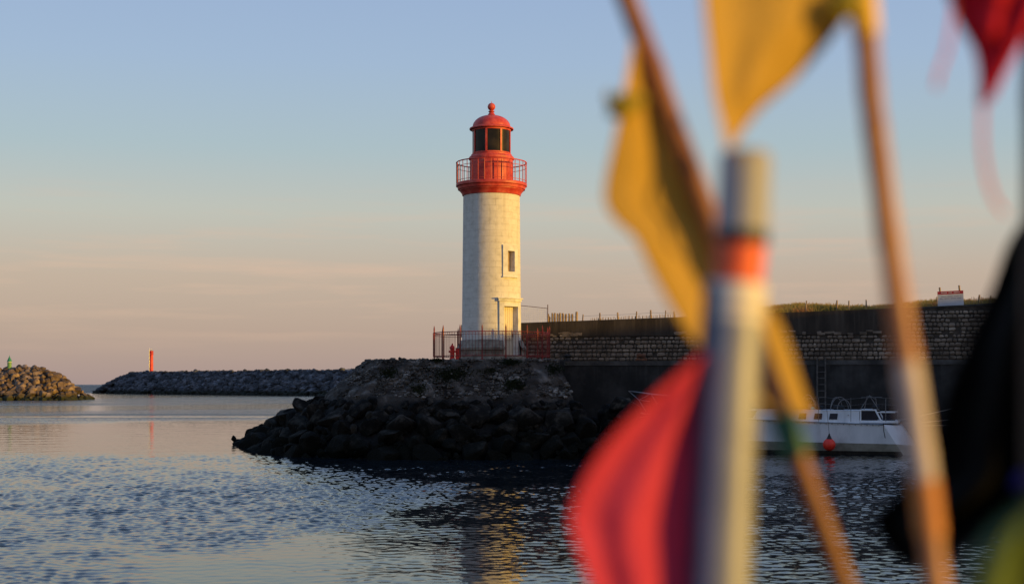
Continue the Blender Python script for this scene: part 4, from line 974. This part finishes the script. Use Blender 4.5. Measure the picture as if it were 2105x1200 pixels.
def pole(rt, w, rad, mat, name='pole'):
    pts = []; n = 40
    for i in range(len(w) - 1):
        for k in range(12): pts.append(w[i].lerp(w[i + 1], k / 12))
    pts.append(w[-1]); rs = [rad * (1 + .03 * math.sin(i * .9) + (.10 if i % 11 == 5 else 0)) for i in range(len(pts))]
    m = MB(); m.tube(pts, rs, 20); return at_root(m, name, mat, rt, smooth=True, sharp=60)
def band_(rt, w, v0, v1, Y, rad, mat, name='tape'):
    z0, z1 = P(0, v0, Y).z, P(0, v1, Y).z; pts = [on_axis(w, z0 + (z1 - z0) * k / 5) for k in range(6)]
    m = MB(); m.tube(pts, [rad * .98] + [rad * (1 + .012 * math.sin(k * 2.3)) for k in range(4)] + [rad * .98], 24); return at_root(m, name, mat, rt, smooth=True, sharp=50)
def interp(pts, t):
    x = t * (len(pts) - 1); i = min(int(x), len(pts) - 2); f = x - i
    p0 = pts[max(i - 1, 0)]; p1 = pts[i]; p2 = pts[i + 1]; p3 = pts[min(i + 2, len(pts) - 1)]
    return tuple(.5 * (2 * b + (c - a) * f + (2 * a - 5 * b + 4 * c - d) * f * f + (3 * b - a - 3 * c + d) * f ** 3) for a, b, c, d in zip(p0, p1, p2, p3))
def flag(rt, left, right, Y0, Y1, mat, folds=2.5, amp=.03, ph=0.0, name='flag', skew=1.2, nu=34, nv=46, thick=.0012, amp2=.0):
    """hanging cloth between two edges; Y0, Y1 depths of its left and right edge, with folds running down it"""
    m = MB(); vs = []
    for j in range(nv + 1):
        t = j / nv; a = interp(left, t); b = interp(right, t)
        for i in range(nu + 1):
            s = i / nu; u = a[0] + (b[0] - a[0]) * s; v = a[1] + (b[1] - a[1]) * s; Y = Y0 + (Y1 - Y0) * s
            w = min(1, abs(b[0] - a[0]) / 120)
            Y += w * amp * math.sin(folds * 2 * math.pi * s + ph + skew * t * 3) * math.sin(math.pi * min(1, s * 1.1 + .05)) + w * amp * .35 * noise.noise(Vector((s * 4, t * 6, ph))) + amp2 * t
            vs.append(P(u, v, Y))
    m.add(vs, [(j * (nu + 1) + i, j * (nu + 1) + i + 1, (j + 1) * (nu + 1) + i + 1, (j + 1) * (nu + 1) + i) for j in range(nv) for i in range(nu)])
    o = at_root(m, name, mat, rt, smooth=True); so = o.modifiers.new('thickness', 'SOLIDIFY'); so.thickness = thick; so.offset = 0; return o
GD = 'marker buoy poles standing in the foreground'
# leaning cane with the long yellow flag
YA = 1.88; wA = axis([(1252, -110), (1290, 0), (1450, 430), (1599, 830), (1740, 1210)], YA)
dA = root('marker_buoy', (wA[-1].x, wA[-1].y, QZ), 'leaning brown cane crossing behind the grey tube, with a long ragged yellow flag', 'marker buoy', GD)
pole(dA, wA, .0148, M_pole2); band_(dA, wA, 850, 935, YA, .0178, M_grt); band_(dA, wA, 600, 660, YA, .0172, M_ylt)
flag(dA, [(1302, 80), (1282, 190), (1266, 270), (1242, 395), (1262, 450), (1305, 490), (1340, 560), (1385, 640), (1425, 700), (1520, 790), (1600, 850)],
     [(1308, 80), (1362, 190), (1395, 270), (1440, 395), (1462, 450), (1480, 490), (1508, 560), (1590, 640), (1624, 715), (1648, 790), (1670, 856)], YA - .03, YA + .03, C_yel, 1.3, .006, 1.9)
m = MB(); kc = P(1284, 215, YA - .035)
for a, b, r in (((-.022, -.004, -.014), (.018, 0, .004), .013), ((-.012, 0, .014), (.012, .003, -.008), .011), ((-.005, 0, 0), (.03, .002, .008), .010), ((-.018, 0, -.004), (-.022, 0, .018), .006)):
    a, b = Vector(a), Vector(b); m.tube([kc + a, kc + a.lerp(b, .35), kc + a.lerp(b, .7), kc + b], [r * .3, r, r * .9, r * .3], 10)
at_root(m, 'knot', cloth('knot_yellow', (.45, .36, .05), (.55, .42, .06), .4), dA, smooth=True)
# upright grey tube with the red flag
YB = 1.70; kB = YB / F; wB = axis([(1533, 312), (1524, 490), (1514, 580), (1497, 800), (1478, 1210)], YB)
dB = root('marker_buoy', (wB[-1].x, wB[-1].y, QZ), 'thick grey tube with black and orange tape near its top and a red flag', 'marker buoy', GD)
pts = []; rs = []
for v, r in ((580, 56), (585, 60), (640, 62), (760, 62), (1000, 63), (1210, 64)): pts.append(on_axis(wB, P(0, v, YB).z)); rs.append(r * kB)
pts.append(wB[-1]); rs.append(64 * kB); m = MB(); m.tube(pts, rs, 36); at_root(m, 'tube', M_pvc, dB, smooth=True, sharp=50)
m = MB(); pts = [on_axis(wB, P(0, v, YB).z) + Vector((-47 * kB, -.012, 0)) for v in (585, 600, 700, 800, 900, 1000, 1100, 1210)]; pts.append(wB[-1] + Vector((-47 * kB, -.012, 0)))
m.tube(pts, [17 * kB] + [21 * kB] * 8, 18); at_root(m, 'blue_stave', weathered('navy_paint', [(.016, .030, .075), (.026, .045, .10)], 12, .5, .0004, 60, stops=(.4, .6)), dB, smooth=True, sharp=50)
pts = []; rs = []
for v, r in ((310, 30), (312, 44), (318, 51), (330, 53), (400, 53), (478, 54)): pts.append(on_axis(wB, P(0, v, YB).z) if v > 312 else on_axis(wB, P(0, 312, YB).z) + Vector((0, 0, .0006 if v < 312 else 0))); rs.append(r * kB)
m = MB(); m.tube(pts, rs, 36); at_root(m, 'top_cap', M_pvcc, dB, smooth=True, sharp=60)
band_(dB, wB, 474, 502, YB, 55 * kB, M_blkt); band_(dB, wB, 500, 585, YB, 52 * kB, M_org); band_(dB, wB, 583, 670, YB, 62.5 * kB, M_pvc2)
flag(dB, [(1445, 728), (1400, 765), (1335, 822), (1262, 895), (1202, 980), (1172, 1060), (1184, 1120), (1212, 1200), (1240, 1290)],
     [(1462, 728), (1462, 765), (1460, 830), (1456, 900), (1452, 980), (1447, 1060), (1443, 1120), (1438, 1200), (1434, 1290)], YB - .04, YB + .012, C_red, 1.6, .010, -1.0, skew=.5)
# right cane with the upper yellow flag
YC = 1.66; wC = axis([(1768, -110), (1775, 0), (1790, 200), (1822, 450), (1858, 700), (1902, 1000), (1925, 1210)], YC)
dC = root('marker_buoy', (wC[-1].x, wC[-1].y, QZ), 'orange-brown cane right of the grey tube with a yellow flag near its top', 'marker buoy', GD)
pole(dC, wC, .0140, M_pole); band_(dC, wC, -100, 75, YC, .0160, M_ylt); band_(dC, wC, 745, 985, YC, .0158, M_palet); band_(dC, wC, 985, 1100, YC, .0164, weathered('copper_tape', [(.50, .18, .05), (.58, .23, .07)], 9, .5, 0, stops=(.4, .6)))
flag(dC, [(1440, -140), (1446, 0), (1456, 100), (1466, 190), (1482, 255), (1494, 305)], [(1780, -140), (1768, -10), (1722, 62), (1640, 158), (1560, 228), (1500, 308)], YC - .07, YC + .03, C_yel, 1.1, .014, .4, skew=.5)
m = MB(); kc = P(1738, 18, YC - .02)
for a, b, r in (((-.02, 0, -.012), (.016, 0, .02), .012), ((-.016, 0, .016), (.02, 0, -.012), .011)):
    a, b = Vector(a), Vector(b); m.tube([kc + a, kc + a.lerp(b, .35), kc + a.lerp(b, .7), kc + b], [r * .4, r, r, r * .4], 10)
at_root(m, 'knot', cloth('knot_olive', (.26, .22, .03), (.36, .28, .03), .2), dC, smooth=True)
# pole at the right edge with the crimson pennant and ribbons
YD = 1.72; wD = axis([(2128, -200), (2126, 0), (2124, 600), (2122, 1210)], YD)
dD = root('marker_buoy', (wD[-1].x, wD[-1].y, QZ), 'dark pole at the right edge with crimson pennant and pink ribbons', 'marker buoy', GD)
pole(dD, wD, .0125, M_blkt)
flag(dD, [(1915, -90), (1950, 0), (1975, 55), (2002, 105), (2012, 160), (2010, 214)], [(2150, -90), (2132, 0), (2102, 60), (2072, 118), (2046, 172), (2024, 220)], YD + .02, YD - .01, C_crim, 1.0, .02, 1.0, skew=.4)
m = MB(); m.tube([P(2135, -20, YD - .014), P(2098, 60, YD - .014), P(2062, 130, YD - .012), P(2030, 195, YD - .01), P(2016, 216, YD - .01)], [.010, .009, .0085, .008, .004], 12); at_root(m, 'hem', C_crim, dD, smooth=True)
def ribbon(rt, pts, Y, w, mat):
    m = MB(); vs = []; n = 24
    for k in range(n + 1):
        u, v = interp(pts, k / n); vs += [P(u - w, v, Y + .006 * math.sin(k * .6)), P(u + w, v, Y + .004 + .006 * math.sin(k * .6))]
    m.add(vs, [(2 * k, 2 * k + 1, 2 * k + 3, 2 * k + 2) for k in range(n)]); o = at_root(m, 'ribbon', mat, rt, smooth=True); so = o.modifiers.new('thickness', 'SOLIDIFY'); so.thickness = .0006; return o
ribbon(dD, [(1962, 10), (1955, 60), (1945, 110), (1930, 150), (1924, 182)], YD, 4.5, C_rib); ribbon(dD, [(2020, 215), (2019, 290), (2026, 350), (2042, 405), (2066, 440)], YD - .03, 5, C_rib)
# black flag bundle on another pole beyond the right edge
YE = 1.80; wE = axis([(2210, 250), (2208, 700), (2205, 1210)], YE)
dE = root('marker_buoy', (wE[-1].x, wE[-1].y, QZ), 'pole just beyond the right edge with a large drooping black flag', 'marker buoy', GD)
pole(dE, wE, .012, M_blkt)
flag(dE, [(2150, 395), (2078, 490), (2040, 590), (1992, 700), (1955, 790), (1928, 880), (1900, 960), (1840, 1020), (1800, 1075), (1850, 1150), (1900, 1165)],
     [(2215, 395), (2215, 470), (2215, 560), (2215, 660), (2215, 760), (2215, 900), (2215, 1010), (2150, 1060), (2060, 1085), (1975, 1125), (1925, 1170)], 1.98, YE + .03, C_blk, 1.6, .05, .3, skew=.3)
m = MB(); kc = P(2103, 985, 1.72)
m.tube([kc + Vector((-.012, 0, -.012)), kc, kc + Vector((.02, 0, .015))], [.004, .011, .006], 10); at_root(m, 'knot', C_navy, dE, smooth=True)
# green flag low in the corner
YG = 1.05; wG = axis([(2190, 950), (2192, 1210)], YG)
dG = root('marker_buoy', (wG[-1].x, wG[-1].y, QZ), 'green flag with a lime patch bulging into the bottom right corner', 'marker buoy', GD)
pole(dG, wG, .012, M_pole2)
flag(dG, [(2180, 985), (2105, 1035), (2050, 1075), (2015, 1125), (1995, 1190), (1985, 1260), (1990, 1330)], [(2200, 985), (2195, 1035), (2195, 1085), (2195, 1130), (2195, 1190), (2195, 1260), (2195, 1330)], YG, YG + .02, C_grn, 1.2, .03, 1.2)
flag(dG, [(2085, 1085), (2060, 1140), (2045, 1200), (2040, 1270)], [(2115, 1090), (2100, 1145), (2090, 1200), (2090, 1270)], YG - .045, YG - .045, C_lime, 1, .004, 0, name='patch')
